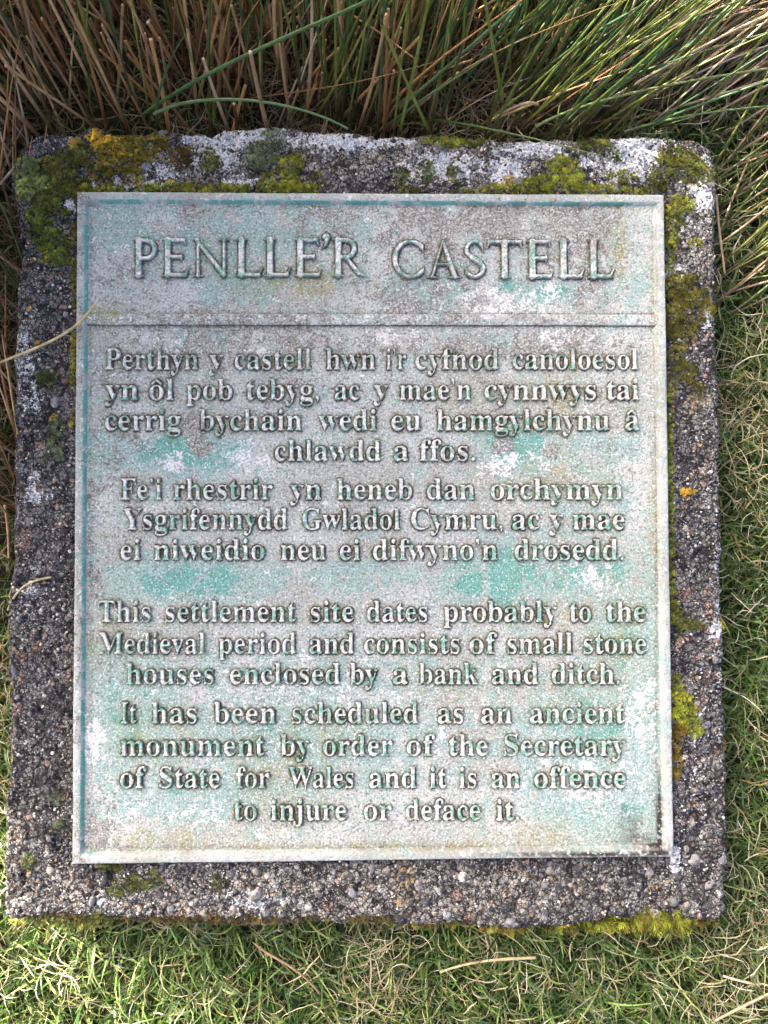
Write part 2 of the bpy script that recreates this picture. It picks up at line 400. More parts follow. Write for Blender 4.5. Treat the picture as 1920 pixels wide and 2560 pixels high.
# pebbles of the aggregate ------------------------------------------
def ico(sub=1):
    t = (1 + 5 ** .5) / 2
    v = [(-1, t, 0), (1, t, 0), (-1, -t, 0), (1, -t, 0), (0, -1, t), (0, 1, t), (0, -1, -t), (0, 1, -t), (t, 0, -1), (t, 0, 1), (-t, 0, -1), (-t, 0, 1)]
    f = [(0, 11, 5), (0, 5, 1), (0, 1, 7), (0, 7, 10), (0, 10, 11), (1, 5, 9), (5, 11, 4), (11, 10, 2), (10, 7, 6), (7, 1, 8), (3, 9, 4), (3, 4, 2), (3, 2, 6), (3, 6, 8), (3, 8, 9), (4, 9, 5), (2, 4, 11), (6, 2, 10), (8, 6, 7), (9, 8, 1)]
    v = [np.array(p) / np.linalg.norm(p) for p in v]
    for _ in range(sub):
        nf = []; c = {}
        def mid(a, b):
            k = (min(a, b), max(a, b))
            if k not in c:
                m = v[a] + v[b]; v.append(m / np.linalg.norm(m)); c[k] = len(v) - 1
            return c[k]
        for a, b, d in f:
            e, g, h = mid(a, b), mid(b, d), mid(d, a); nf += [(a, e, h), (b, g, e), (d, h, g), (e, g, h)]
        f = nf
    return np.array(v), np.array(f)
IV, IF = ico(1)
shapes = []
for s in range(9):
    r = np.random.default_rng(100 + s)
    vv = IV.copy()
    for _ in range(5):          # cut with random planes: chipped, angular stones
        n = r.normal(size=3); n /= np.linalg.norm(n); lim = r.uniform(.62, .9)
        d = vv @ n; vv = vv - n * np.clip(d - lim, 0, None)[:, None]
    vv *= 1 + r.normal(0, .03, (len(vv), 1))
    vv *= np.array([1, r.uniform(.62, .95), r.uniform(.5, .75)])
    shapes.append(vv)
def peb_col(r, pale):
    k = r.random()
    if k < .5: g = r.uniform(.03, .11); return (g, g, g * 1.06)
    if k < .72: g = r.uniform(.14, .26); return (g * 1.03, g, g * 1.03)
    if k < .86: g = r.uniform(.22, .36); return (g, g * .92, g * .8)
    if k < (.965 if pale else .89): g = r.uniform(.2, .32); return (g * 1.1, g * .72, g * .58) if k > .92 or not pale else (g, g * .95, g * .9)
    g = r.uniform(.5, .65); return (g, g, g * .98)
pr = np.random.default_rng(5)
big = []
fixed = [(1770, 703, 9, (.42, .24, .14)), (1768, 840, 8, (.34, .22, .18)), (1782, 838, 6, (.42, .32, .22)), (1762, 850, 6, (.30, .21, .19)), (1773, 828, 6, (.25, .18, .17)), (1711, 1078, 8, (.62, .55, .42)), (124, 925, 14, (.38, .38, .37)), (75, 725, 13, (.13, .14, .17)), (138, 1005, 20, (.24, .24, .25)), (164, 988, 7, (.2, .2, .22)), (75, 673, 5, (.5, .28, .16)), (95, 671, 5, (.66, .66, .68)), (85, 646, 5, (.5, .48, .38)), (122, 1828, 6, (.75, .75, .78)), (130, 1883, 6, (.7, .72, .75)), (320, 2260, 10, (.60, .55, .38)), (472, 2273, 12, (.50, .38, .30)), (667, 2193, 11, (.42, .42, .40)), (740, 2160 + 8, 11, (.35, .32, .30)), (770, 2265, 15, (.36, .36, .35)), (640, 2240, 22, (.36, .35, .34)), (688, 2248, 14, (.34, .33, .33)), (880, 2232, 16, (.22, .23, .25)), (1100, 2192, 6, (.66, .66, .68)), (1255, 2200, 16, (.26, .26, .25)), (1118, 2290, 15, (.30, .31, .32)), (1275, 2310, 20, (.22, .23, .24)), (1360, 2288, 18, (.24, .24, .25)), (1508, 2282, 6, (.55, .45, .30)), (1425, 2210, 9, (.45, .40, .32)), (1800, 2235, 10, (.5, .5, .5)), (1097, 365, 15, (.20, .19, .19)), (1690, 462, 14, (.16, .17, .19)), (1772, 462, 18, (.22, .23, .24)), (1540, 470, 18, (.24, .25, .28)), (1300, 455, 20, (.16, .16, .18)), (1790, 1648, 14, (.17, .18, .19)), (1805, 1480, 8, (.25, .28, .28)), (1775, 1645, 5, (.55, .28, .16)), (1718, 1540 + 58, 5, (.5, .26, .15)), (1776, 1448, 5, (.5, .28, .18)), (1808, 1950, 6, (.55, .32, .2)), (1812, 2010, 6, (.5, .3, .2)), (1790, 1765, 8, (.26, .26, .27)), (1771, 1812, 18, (.15, .16, .18)), (1715, 1322, 12, (.26, .24, .23)), (1772, 1268, 6, (.72, .72, .74)), (1690, 1245, 14, (.13, .14, .16)), (210, 400, 10, (.24, .25, .30)), (262, 418, 9, (.26, .27, .31)), (405, 328, 16, (.20, .19, .17)), (365, 420, 18, (.18, .18, .19)), (810, 440, 26, (.14, .14, .15)), (48, 1548, 12, (.22, .24, .26)), (75, 1305, 12, (.14, .15, .18)), (115, 1290, 10, (.13, .14, .17)), (35, 1680, 14, (.12, .12, .15)), (150, 540, 10, (.3, .32, .36)), (165, 580, 11, (.22, .2, .2))]
for fx, fy, r, c in fixed:
    p = at(fx, fy, ZS); big.append((p[0], p[1], r * .00034, c))
for t_ in range(9000):
    x = pr.uniform(-.30, .30); y = pr.uniform(-.34, .34)
    if abs(x) < WX + .003 and abs(y) < WZ + .003: continue
    if not in_block(x, y, -.003): continue
    low = y < -WZ
    r = pr.uniform(.003, .0066) if low else pr.uniform(.002, .0040)
    if pr.random() < .05: r *= 1.5
    if pr.random() < (.25 if low else .72): continue
    if abs(x) < WX + r and abs(y) < WZ + r: continue
    if any((x - b[0]) ** 2 + (y - b[1]) ** 2 < (r + b[2]) ** 2 * .9 for b in big): continue
    big.append((x, y, r, peb_col(pr, low)))
    if len(big) >= 295: break
meshes = []
for i, s in enumerate(shapes):
    me = bpy.data.meshes.new('pebble'); me.from_pydata(s.tolist(), [], IF.tolist())
    me.polygons.foreach_set('use_smooth', np.ones(len(IF), bool)); me.materials.append(M_PB); meshes.append(me)
for x, y, r, c in big:
    z = slab_z(x, y)
    if z is None: continue
    o = bpy.data.objects.new('pebble', meshes[pr.integers(9)]); COL.objects.link(o); o.parent = block
    o.location = (x, y, z - r * .22); o.scale = (r, r, r); o.rotation_euler = (pr.uniform(-.3, .3), pr.uniform(-.3, .3), pr.uniform(0, 6.28))
    o.color = (*c, 1)
# fine grit, too many to pick apart
LV, LF = ico(0)
sv, sf, sc_ = [], [], []; n = 0
while n < 5200:
    x = pr.uniform(-.31, .31); y = pr.uniform(-.35, .35)
    if (abs(x) < WX + .001 and abs(y) < WZ + .001) or not in_block(x, y, 0.0): continue
    z = slab_z(x, y)
    if z is None: continue
    r = pr.uniform(.0006, .0017)
    a = pr.uniform(0, 6.28); R2 = np.array([[math.cos(a), -math.sin(a), 0], [math.sin(a), math.cos(a), 0], [0, 0, 1]])
    vv = (LV * np.array([1, pr.uniform(.6, 1), .7]) * (1 + pr.normal(0, .12, (12, 1)))) @ R2.T * r + np.array([x, y, z - r * .1])
    sv.append(vv); sf.append(LF + 12 * n); sc_.append(np.tile(np.array(peb_col(pr, 0)) * 1.25, (12, 1))); n += 1
tag(mk('grit', np.concatenate(sv), np.concatenate(sf), M_PS, {'col': np.concatenate(sc_)}, smooth=True, parent=block), kind='stuff')

# ------------------------------------------------------------------ bronze plaque
plaque = empty('plaque', (0, 0, ZS))
tag(plaque, 'green and grey weathered bronze plaque with raised Welsh and English lettering on the concrete block', 'plaque')
ZF = ZP - .0032            # recessed field
TEAL = [(400, 1130, 140, 42, 1.5), (410, 1120, 50, 30, 2.0), (545, 1145, 60, 40, 1.5), (1300, 1120, 75, 55, 1.9), (1480, 1130, 130, 60, .6), (1265, 1440, 45, 70, 2.5), (1165, 1450, 50, 50, 1.9), (1400, 1440, 240, 50, 1.1), (470, 1445, 190, 50, 1.2), (900, 1435, 140, 40, .5), (650, 590, 300, 90, .4), (330, 560, 120, 100, .4), (1385, 725, 80, 25, 1), (1270, 715, 40, 18, .9), (1500, 1850, 200, 200, .8), (330, 1780, 130, 170, .85), (720, 1840, 350, 110, .65), (1500, 2020, 160, 100, .7), (520, 1990, 260, 70, .6), (1580, 1600, 90, 140, .8), (490, 850, 60, 35, .8), (600, 700, 150, 50, .5), (1500, 1300, 150, 100, .35), (1560, 700, 90, 100, .35), (520, 1130, 30, 60, .7), (1050, 720, 120, 50, .5), (900, 1700, 500, 60, .35), (1250, 860, 60, 25, .6)]
LICH = [(1060, 560, 170, 110, 1), (1330, 550, 200, 100, .95), (1480, 600, 70, 130, 1.1), (1500, 560, 60, 60, 1.2), (620, 800, 400, 50, .8), (1050, 730, 160, 70, .9), (830, 560, 110, 80, .7), (640, 870, 430, 50, .85), (1200, 860, 380, 45, .9), (480, 530, 150, 60, .5), (300, 690, 100, 60, .6), (483, 1075, 22, 34, 3.4), (495, 1115, 26, 22, 3.0), (1262, 1110, 24, 26, 3.0), (1380, 1125, 18, 14, 2.2), (290, 1000, 110, 300, .5), (240, 2080, 60, 90, .75), (1000, 795, 600, 18, .6), (225, 1340, 45, 260, .7), (700, 960, 400, 80, .4), (1560, 1000, 100, 200, .35), (250, 1640, 80, 120, .4), (680, 1000, 120, 60, .4), (1480, 740, 50, 50, .8), (1150, 1000, 400, 100, .25)]
WHI = [(1290, 745, 170, 45, 1.1), (1360, 700, 60, 40, .8), (640, 1150, 110, 34, .9), (1260, 1160, 55, 36, 1.2), (1350, 1150, 60, 40, .8), (230, 1850, 30, 70, 1.1), (1600, 1780, 50, 120, 1), (1490, 1445, 60, 50, .9), (430, 860, 60, 40, .8), (440, 1150, 36, 24, 1.3), (1430, 1950, 220, 80, .9), (700, 1260, 600, 40, .45), (900, 1750, 600, 140, .45), (600, 2040, 300, 50, .55), (760, 1530, 400, 40, .5), (1000, 840, 120, 30, .7), (650, 880, 30, 18, .9), (1440, 1000, 60, 40, .5), (1380, 830, 120, 30, .6), (350, 600, 160, 60, .4)]
OLIV = [(1370, 1000, 220, 90, .45), (1420, 1180, 200, 60, .4), (1500, 1600, 220, 180, .4), (760, 700, 150, 40, .7), (1550, 620, 30, 80, .7), (700, 1960, 110, 130, .5), (820, 1850, 60, 60, .45), (1640, 1100, 18, 700, .6), (900, 2122, 700, 12, .8), (400, 1830, 100, 80, .5), (1400, 2090, 200, 40, .5), (400, 2100, 300, 22, .5), (1300, 1720, 260, 80, .35), (260, 1600, 120, 90, .35), (270, 790, 60, 30, .6)]
SOOT = [(1640, 2132, 60, 9, 1.2), (1500, 2136, 200, 8, 1.1), (1330, 2136, 120, 6, .9), (1652, 2070, 7, 110, 1.5), (1640, 2116, 30, 7, 1.2), (1585, 2070, 36, 45, .55), (1600, 2100, 60, 20, .7), (1563, 2050, 12, 40, .6), (1470, 1380, 6, 6, 0)]
def rect_dark(px, py):
    """grime channel: darker lines along frame and bar"""
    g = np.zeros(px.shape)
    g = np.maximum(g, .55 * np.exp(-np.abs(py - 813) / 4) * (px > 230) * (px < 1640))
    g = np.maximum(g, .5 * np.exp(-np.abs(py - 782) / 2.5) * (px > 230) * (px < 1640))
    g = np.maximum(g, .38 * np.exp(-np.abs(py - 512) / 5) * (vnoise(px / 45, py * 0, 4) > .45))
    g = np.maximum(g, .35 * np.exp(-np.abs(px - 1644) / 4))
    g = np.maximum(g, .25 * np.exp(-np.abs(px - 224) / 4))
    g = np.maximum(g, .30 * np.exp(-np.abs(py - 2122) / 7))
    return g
# raster of the lettering, for the dirt and painted shadow between the letters
RC = .0005; RX, RY = 1000, 1124
RAST = np.zeros((RX, RY), np.float32)
def masks(V):
    px, py = proj(V[:, 0], V[:, 1], ZP)
    brk = lambda k_: .35 + .75 * sstep(.25, .75, .5 + .5 * fbm(px, py, 1 / 55., 4, k_, .7)) + .25 * sstep(-.2, .4, fbm(px, py, 1 / 16., 2, k_ + 5))
    m1 = np.stack([blobs(px, py, TEAL) * brk(201) * 1.1, blobs(px, py, LICH) * brk(202), blobs(px, py, WHI) * brk(203)], 1)
    drip = .5 + .8 * sstep(.3, .8, vnoise(px / 26., py / 260., 204))
    m2 = np.stack([rect_dark(px, py), blobs(px, py, OLIV) * drip, blobs(px, py, SOOT)], 1)
    return m1, m2, px, py

# title letters: hand-drawn roman capitals, grown from tapered strokes
def arc(cx, cy, rx, ry, a0, a1, w0, wm, n=18):
    out = []; a = np.radians(np.linspace(a0, a1, n))
    for i in range(n - 1):
        s = lambda t: w0 + (wm - w0) * abs(math.cos(t)) ** 1.2
        out.append((cx + rx * math.cos(a[i]), cy + ry * math.sin(a[i]), s(a[i]), cx + rx * math.cos(a[i + 1]), cy + ry * math.sin(a[i + 1]), s(a[i + 1])))
    return out
S_, Tn = .084, .054        # half widths: stem, thin
def stem(x, top=True, bot=True, s=S_):
    o = [(x, .04, s * 1.06, x, .5, s * .96), (x, .5, s * .96, x, .96, s * 1.06)]
    if top: o.append((x - .13, .975, .022, x + .12, .975, .022))
    if bot: o.append((x - .13, .022, .022, x + .13, .022, .022))
    return o
G = {
 'P': (.62, stem(.16) + [(.16, .955, Tn, .34, .955, Tn)] + arc(.34, .715, .22, .24, 90, -90, Tn, .062) + [(.34, .475, Tn, .2, .475, Tn)]),
 'E': (.66, stem(.16) + [(.16, .955, Tn, .53, .955, Tn), (.54, .955, .03, .575, .83, .02), (.16, .52, Tn, .47, .52, Tn), (.475, .62, .016, .475, .42, .016), (.16, .045, Tn, .57, .045, Tn), (.57, .045, .035, .64, .2, .018)]),
 'N': (.98, [(.17, .02, .045, .17, .97, .045), (.04, .978, .022, .2, .978, .022), (.04, .022, .022, .30, .022, .022), (.14, .95, .055, .83, .04, .062), (.83, .0, .045, .83, .97, .045), (.70, .978, .022, .96, .978, .022)]),
 'L': (.68, stem(.16) + [(.16, .045, Tn, .58, .045, Tn), (.57, .045, .035, .66, .24, .018)]),
 'R': (.80, stem(.16) + [(.16, .955, Tn, .34, .955, Tn)] + arc(.34, .735, .2, .22, 90, -90, Tn, .062) + [(.34, .515, Tn, .2, .515, Tn), (.34, .50, .05, .66, .07, .06), (.66, .07, .06, .79, .01, .016)]),
 'C': (.82, arc(.46, .5, .385, .47, 42, 318, .04, .068, 30) + [(.75, .80, .03, .785, .68, .015), (.74, .82, .035, .78, .92, .015), (.745, .18, .04, .795, .30, .015)]),
 'A': (.90, [(.44, .99, .03, .15, .03, .038), (.43, .96, .045, .74, .04, .068), (.27, .36, .034, .62, .36, .034), (.02, .022, .022, .28, .022, .022), (.58, .022, .022, .88, .022, .022)]),
 'S': (.60, arc(.30, .735, .205, .225, 35, 200, .042, .05, 16) + [(.105, .66, .052, .22, .54, .068), (.22, .54, .068, .40, .44, .068), (.40, .44, .068, .49, .31, .056)] + arc(.29, .26, .215, .22, 12, -145, .042, .056, 16) + [(.475, .86, .034, .50, .70, .014), (.105, .13, .036, .06, .30, .014)]),
 'T': (.92, stem(.46, False) + [(.08, .955, Tn, .84, .955, Tn), (.09, .955, .032, .04, .79, .016), (.83, .955, .032, .88, .79, .016), (.06, .985, .016, .12, .965, .02), (.86, .99, .016, .80, .965, .02)]),
 "'": (.26, [(.15, .88, .09, .16, .88, .09), (.18, .84, .07, .15, .68, .035), (.15, .68, .035, .04, .58, .008)]),
}
title_meshes = []
def title_letter(ch, xa, xb, ya, yb):
    """pixels: left, right, cap top, baseline"""
    w, strokes = G[ch]
    a = at(xa, yb); b = at(xb, ya)
    sx = (b[0] - a[0]) / w; sy = (b[1] - a[1])
    c = .00036; pad = .0016
    nx = int((b[0] - a[0] + 2 * pad) / c); ny = int(((b[1] - a[1]) * 1.02 + 2 * pad) / c)
    X, Y = np.meshgrid(a[0] - pad + np.arange(nx) * c, a[1] - pad + np.arange(ny) * c, indexing='ij')
    u_ = (X - a[0]) / sy; v_ = (Y - a[1]) / sy; kx = sx / sy
    sd = np.full(X.shape, 9.)
    for (ax_, ay, r0, bx, by, r1) in strokes:
        ax2, bx2 = ax_ * kx, bx * kx
        dx, dy = bx2 - ax2, by - ay; L2 = dx * dx + dy * dy + 1e-9
        t = np.clip(((u_ - ax2) * dx + (v_ - ay) * dy) / L2, 0, 1)
        d = np.hypot(u_ - ax2 - t * dx, v_ - ay - t * dy) - (r0 + (r1 - r0) * t)
        h = np.clip(.5 + .5 * (sd - d) / .02, 0, 1); sd = sd * (1 - h) + d * h - .02 * h * (1 - h)
    d = -sd * sy + .00018 * fbm(X, Y, 500, 3, 51)
    prof = np.clip(d / .0011, -1, 1)
    z = ZF + .0030 * np.where(prof > 0, np.sin(prof * 1.5708) ** .75, prof * .6) + .0002 * fbm(X, Y, 350, 3, 52)
    F = gridfaces(nx, ny); kp = (d.ravel()[F].max(1) > -c * .8); F = F[kp]
    us = np.zeros(nx * ny, bool); us[F.ravel()] = True; rm = np.cumsum(us) - 1
    Vt = np.stack([X, Y, z], -1).reshape(-1, 3)[us]; F = rm[F]
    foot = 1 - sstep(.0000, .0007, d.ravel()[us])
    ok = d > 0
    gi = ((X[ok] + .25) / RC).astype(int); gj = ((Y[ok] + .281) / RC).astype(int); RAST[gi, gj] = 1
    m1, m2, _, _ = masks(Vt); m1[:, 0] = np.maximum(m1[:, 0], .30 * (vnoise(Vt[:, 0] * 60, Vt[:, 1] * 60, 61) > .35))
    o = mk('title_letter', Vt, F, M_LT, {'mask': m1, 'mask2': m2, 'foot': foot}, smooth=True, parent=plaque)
    o['label'] = 'raised capital ' + ('apostrophe' if ch == "'" else ch) + ' of the title'
tops = (594, 689); t2 = (598.5, 693)
for ch, a, b in [('P', 329, 391), ('E', 401, 472), ('N', 477, 574), ('L', 586, 657), ('L', 658, 728), ('E', 733, 805), ('R', 829, 913)]: title_letter(ch, a, b, *tops)
title_letter("'", 800, 825, 578, 679)
for ch, a, b in [('C', 980.5, 1063), ('A', 1067, 1153), ('S', 1158, 1218.5), ('T', 1216, 1310), ('E', 1316, 1386), ('L', 1395, 1463), ('L', 1470, 1538)]: title_letter(ch, a, b, *t2)

# body text: (baseline, [(word, x start, x end)...]) in 1659-wide units, scaled to photo pixels
K = 1920 / 1659
LINES = [
 (796, [('Perthyn', 224, 428), ('y', 449, 483), ('castell', 505, 673), ('hwn', 703, 812), ('i’r', 834, 879), ('cyfnod', 897, 1080), ('canoloesol', 1108, 1381)]),
 (862, [('yn', 224, 298), ('ôl', 320, 375), ('pob', 400, 502), ('tebyg,', 530, 690), ('ac', 722, 778), ('y', 806, 840), ('mae’n', 863, 1020), ('cynnwys', 1047, 1290), ('tai', 1312, 1383)]),
 (928, [('cerrig', 224, 390), ('bychain', 428, 653), ('wedi', 687, 815), ('eu', 845, 911), ('hamgylchynu', 943, 1320), ('â', 1352, 1383)]),
 (994, [('chlawdd', 592, 824), ('a', 850, 884), ('ffos.', 906, 1028)]),
 (1078, [('Fe’i', 258, 349), ('rhestrir', 372, 590), ('yn', 625, 695), ('heneb', 727, 892), ('dan', 922, 1028), ('orchymyn', 1060, 1348)]),
 (1143, [('Ysgrifennydd', 262, 622), ('Gwladol', 652, 866), ('Cymru,', 888, 1088), ('ac', 1107, 1168), ('y', 1187, 1220), ('mae', 1238, 1352)]),
 (1209, [('ei', 258, 303), ('niweidio', 330, 572), ('neu', 605, 705), ('ei', 733, 779), ('difwyno’n', 805, 1077), ('drosedd.', 1112, 1350)]),
 (1343, [('This', 210, 325), ('settlement', 355, 640), ('site', 670, 765), ('dates', 792, 925), ('probably', 958, 1206), ('to', 1232, 1280), ('the', 1311, 1398)]),
 (1412, [('Medieval', 210, 443), ('period', 470, 640), ('and', 667, 766), ('consists', 786, 995), ('of', 1014, 1077), ('small', 1097, 1239), ('stone', 1262, 1399)]),
 (1478, [('houses', 270, 462), ('enclosed', 495, 736), ('by', 755, 817), ('a', 848, 882), ('bank', 905, 1035), ('and', 1063, 1165), ('ditch.', 1193, 1342)]),
 (1563, [('It', 258, 294), ('has', 325, 425), ('been', 460, 597), ('scheduled', 630, 905), ('as', 945, 1003), ('an', 1040, 1108), ('ancient', 1145, 1352)]),
 (1633, [('monument', 258, 572), ('by', 604, 670), ('order', 697, 850), ('of', 878, 942), ('the', 970, 1056), ('Secretary', 1090, 1354)]),
 (1703, [('of', 257, 316), ('State', 342, 475), ('for', 508, 583), ('Wales', 622, 765), ('and', 797, 901), ('it', 928, 966), ('is', 992, 1031), ('an', 1062, 1126), ('offence', 1155, 1355)]),
 (1773, [('to', 504, 555), ('injure', 583, 750), ('or', 785, 848), ('deface', 876, 1040), ('it.', 1072, 1124)]),
]
def mb(s):
    o = ''
    for c in s:
        if 'a' <= c <= 'z': o += chr(0x1D41A + ord(c) - 97)
        elif 'A' <= c <= 'Z': o += chr(0x1D400 + ord(c) - 65)
        elif c == 'ô': o += chr(0x1D41A + 14)
        elif c == 'â': o += chr(0x1D41A)
        else: o += c
    return o
def gauss(a, s):
    fx = np.fft.fftfreq(a.shape[0])[:, None]; fy = np.fft.rfftfreq(a.shape[1])[None]
    return np.fft.irfft2(np.fft.rfft2(a) * np.exp(-2 * (math.pi * s) ** 2 * (fx ** 2 + fy ** 2)), s=a.shape)
def text_flat(s):
    c = bpy.data.curves.new('word', 'FONT'); c.body = mb(s); c.size = 1.0; c.resolution_u = 5
    o = bpy.data.objects.new('word', c); COL.objects.link(o)
    me = bpy.data.meshes.new_from_object(o)
    V = np.zeros(len(me.vertices) * 3, np.float32); me.vertices.foreach_get('co', V); V = V.reshape(-1, 3).astype(float)[:, :2]
    me.calc_loop_triangles(); F = np.zeros(len(me.loop_triangles) * 3, np.int32); me.loop_triangles.foreach_get('vertices', F); F = F.reshape(-1, 3)
    bpy.data.objects.remove(o); bpy.data.meshes.remove(me); bpy.data.curves.remove(c)
    return V, F
def thick_line(x0, y0, x1, y1, r):
    a = math.atan2(y1 - y0, x1 - x0); n = (-math.sin(a) * r, math.cos(a) * r); e = (math.cos(a) * r * .7, math.sin(a) * r * .7)
    return np.array([(x0 + n[0] - e[0], y0 + n[1] - e[1]), (x1 + n[0] + e[0], y1 + n[1] + e[1]), (x1 - n[0] + e[0], y1 - n[1] + e[1]), (x0 - n[0] - e[0], y0 - n[1] - e[1])]), np.array([(0, 1, 2), (0, 2, 3)])
ASC = text_flat('h')[0][:, 1].max()
wr = np.random.default_rng(3)
HR = .00012; SUBS = 3; PAD = 12
for base_y, words in LINES:
    for w, a, b in words:
        V, F = text_flat(w)
        if w[0] in 'ôâ':     # circumflex of its own
            lx = .25
            for (p, q_) in (((lx - .13, .52), (lx, .65)), ((lx, .65), (lx + .13, .52))):
                v2, f2 = thick_line(p[0], p[1], q_[0], q_[1], .035); F = np.concatenate([F, f2 + len(V)]); V = np.concatenate([V, v2])
        by = base_y * K + .4
        A = at(a * K, by); Bp = at(b * K, by)
        hgt = at(a * K, by - 51.5)[1] - A[1]
        s = hgt / ASC
        mnx, mxx = V[:, 0].min(), V[:, 0].max()
        W_ = Bp[0] - A[0] - .0004; slope_ = (Bp[1] - A[1]) / (Bp[0] - A[0])
        lx_ = (V[:, 0] - mnx) / (mxx - mnx) * W_ + .0002; ly_ = V[:, 1] * s
        ymin = ly_.min()
        nx = int(math.ceil(W_ / HR)) + 2 * PAD; ny = int(math.ceil((ly_.max() - ymin) / HR)) + 2 * PAD
        img = np.zeros((nx, ny), np.float32)
        T = np.stack([lx_ / HR + PAD, (ly_ - ymin) / HR + PAD], 1)[F]
        for t in T:
            a0, b0 = np.floor(t.min(0)).astype(int); a1, b1 = np.ceil(t.max(0)).astype(int) + 1
            ii, jj = np.ogrid[a0:a1, b0:b1]
            (ax_, ay), (bx, by_), (cx, cy) = t
            d = (bx - ax_) * (cy - ay) - (cx - ax_) * (by_ - ay)
            if abs(d) < 1e-6: continue
            w1 = ((ii - ax_) * (cy - ay) - (cx - ax_) * (jj - ay)) / d; w2 = ((bx - ax_) * (jj - ay) - (ii - ax_) * (by_ - ay)) / d
            img[a0:a1, b0:b1][(w1 >= -.01) & (w2 >= -.01) & (w1 + w2 <= 1.01)] = 1
        # even out the contrast of the face: slimmer stems, sturdier hairlines
        er = img.copy(); 
        for q in range(1, 5): er = np.minimum(er, np.minimum(np.roll(img, q, 0), np.roll(img, -q, 0)))
        op = er.copy()
        for q in range(1, 5): op = np.maximum(op, np.maximum(np.roll(er, q, 0), np.roll(er, -q, 0)))
        img = np.maximum(er, img * (op < .5))
        for q in (1, 2): img = np.maximum(img, np.roll(img, 1 if q == 1 else -1, 1))
        g0 = gauss(img, 2.1); g1 = gauss(img, 4.2)
        f = np.maximum(g0 * .9, g1)[::SUBS, ::SUBS]
        jx = (np.arange(f.shape[0]) * SUBS - PAD) * HR; jy = (np.arange(f.shape[1]) * SUBS - PAD) * HR + ymin
        X, Y = np.meshgrid(jx, jy, indexing='ij'); X = A[0] + X; Y = A[1] + Y + (X - A[0]) * slope_
        f = f + .05 * fbm(X, Y, 700, 2, 71)
        thr = .29
        hh = .0023 + wr.uniform(-.0002, .0002)
        e = (f - thr) / .36
        z = ZF + hh * np.where(e > 0, np.sin(np.clip(e, 0, 1) * 1.5708) ** .85, e * 1.5) + .00012 * fbm(X, Y, 400, 2, 72)
        FF = gridfaces(*f.shape); kp = f.ravel()[FF].max(1) > thr - .06; FF = FF[kp]
        us = np.zeros(f.size, bool); us[FF.ravel()] = True; rm = np.cumsum(us) - 1
        Vw = np.stack([X, Y, z], -1).reshape(-1, 3)[us]; FF = rm[FF]
        ok = f > thr + .08
        gi = ((X[ok] + .25) / RC).astype(int); gj = ((Y[ok] + .281) / RC).astype(int); RAST[gi, gj] = 1
        m1, m2, _, _ = masks(Vw)
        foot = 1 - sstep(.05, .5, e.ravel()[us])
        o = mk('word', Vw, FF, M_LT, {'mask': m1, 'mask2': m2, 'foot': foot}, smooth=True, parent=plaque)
        o['label'] = 'raised word ' + w.strip('.,')

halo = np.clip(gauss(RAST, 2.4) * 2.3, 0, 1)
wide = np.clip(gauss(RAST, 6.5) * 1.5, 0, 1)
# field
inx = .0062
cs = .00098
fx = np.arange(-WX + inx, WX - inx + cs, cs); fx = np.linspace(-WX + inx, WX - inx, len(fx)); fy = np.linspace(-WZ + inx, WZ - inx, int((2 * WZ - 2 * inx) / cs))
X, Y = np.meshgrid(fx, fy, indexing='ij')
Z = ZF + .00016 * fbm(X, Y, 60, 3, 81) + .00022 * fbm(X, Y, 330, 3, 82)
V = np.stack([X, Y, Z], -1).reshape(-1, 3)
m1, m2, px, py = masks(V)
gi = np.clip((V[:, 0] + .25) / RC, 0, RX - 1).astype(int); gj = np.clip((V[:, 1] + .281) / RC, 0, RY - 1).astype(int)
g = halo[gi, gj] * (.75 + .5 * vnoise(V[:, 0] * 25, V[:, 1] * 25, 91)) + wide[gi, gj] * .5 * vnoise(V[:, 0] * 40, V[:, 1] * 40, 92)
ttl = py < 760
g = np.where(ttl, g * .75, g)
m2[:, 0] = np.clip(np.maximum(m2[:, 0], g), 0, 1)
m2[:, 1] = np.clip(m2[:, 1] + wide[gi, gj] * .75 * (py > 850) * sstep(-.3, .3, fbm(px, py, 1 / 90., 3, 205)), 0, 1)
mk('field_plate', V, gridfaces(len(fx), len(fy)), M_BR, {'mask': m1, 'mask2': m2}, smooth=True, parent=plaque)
# frame: stacked rectangles, outside wall -> flat top -> inner slope
def rect_loop(hx, hy, nx_, ny_):
    a = np.linspace(-1, 1, nx_)[:-1]; b = np.linspace(-1, 1, ny_)[:-1]
    return np.concatenate([np.c_[a * hx, np.full(len(a), -hy)], np.c_[np.full(len(b), hx), b * hy], np.c_[-a * hx, np.full(len(a), hy)], np.c_[np.full(len(b), -hx), -b * hy]])
prof = [(0, ZS - .004), (.0001, ZP - .0016), (.0005, ZP - .0004), (.0014, ZP), (.003, ZP), (.0046, ZP), (.0062, ZP - .0001), (.0072, ZP - .0005), (.0082, ZP - .0018), (.0091, ZP - .0031), (.0098, ZP - .0042)]
rg = []
for d, z in prof:
    L = rect_loop(WX - d, WZ - d, 420, 470)
    zz = np.full(len(L), z) + .00022 * fbm(L[:, 0], L[:, 1], 200, 3, 83)
    wob = .00035 * fbm(L[:, 0], L[:, 1], 25, 3, 84) if d < .001 else .00022 * fbm(L[:, 0], L[:, 1], 60, 3, 85)
    L = L * (1 + (wob / .26)[:, None]); rg.append(np.c_[L, zz])
N = len(rg[0]); V = np.concatenate(rg); i = np.arange(N); F = np.concatenate([np.stack([k * N + i, k * N + np.roll(i, -1), (k + 1) * N + np.roll(i, -1), (k + 1) * N + i], 1) for k in range(len(prof) - 1)])
m1, m2, px, py = masks(V)
dist = np.concatenate([np.full(N, d) for d, _ in prof])
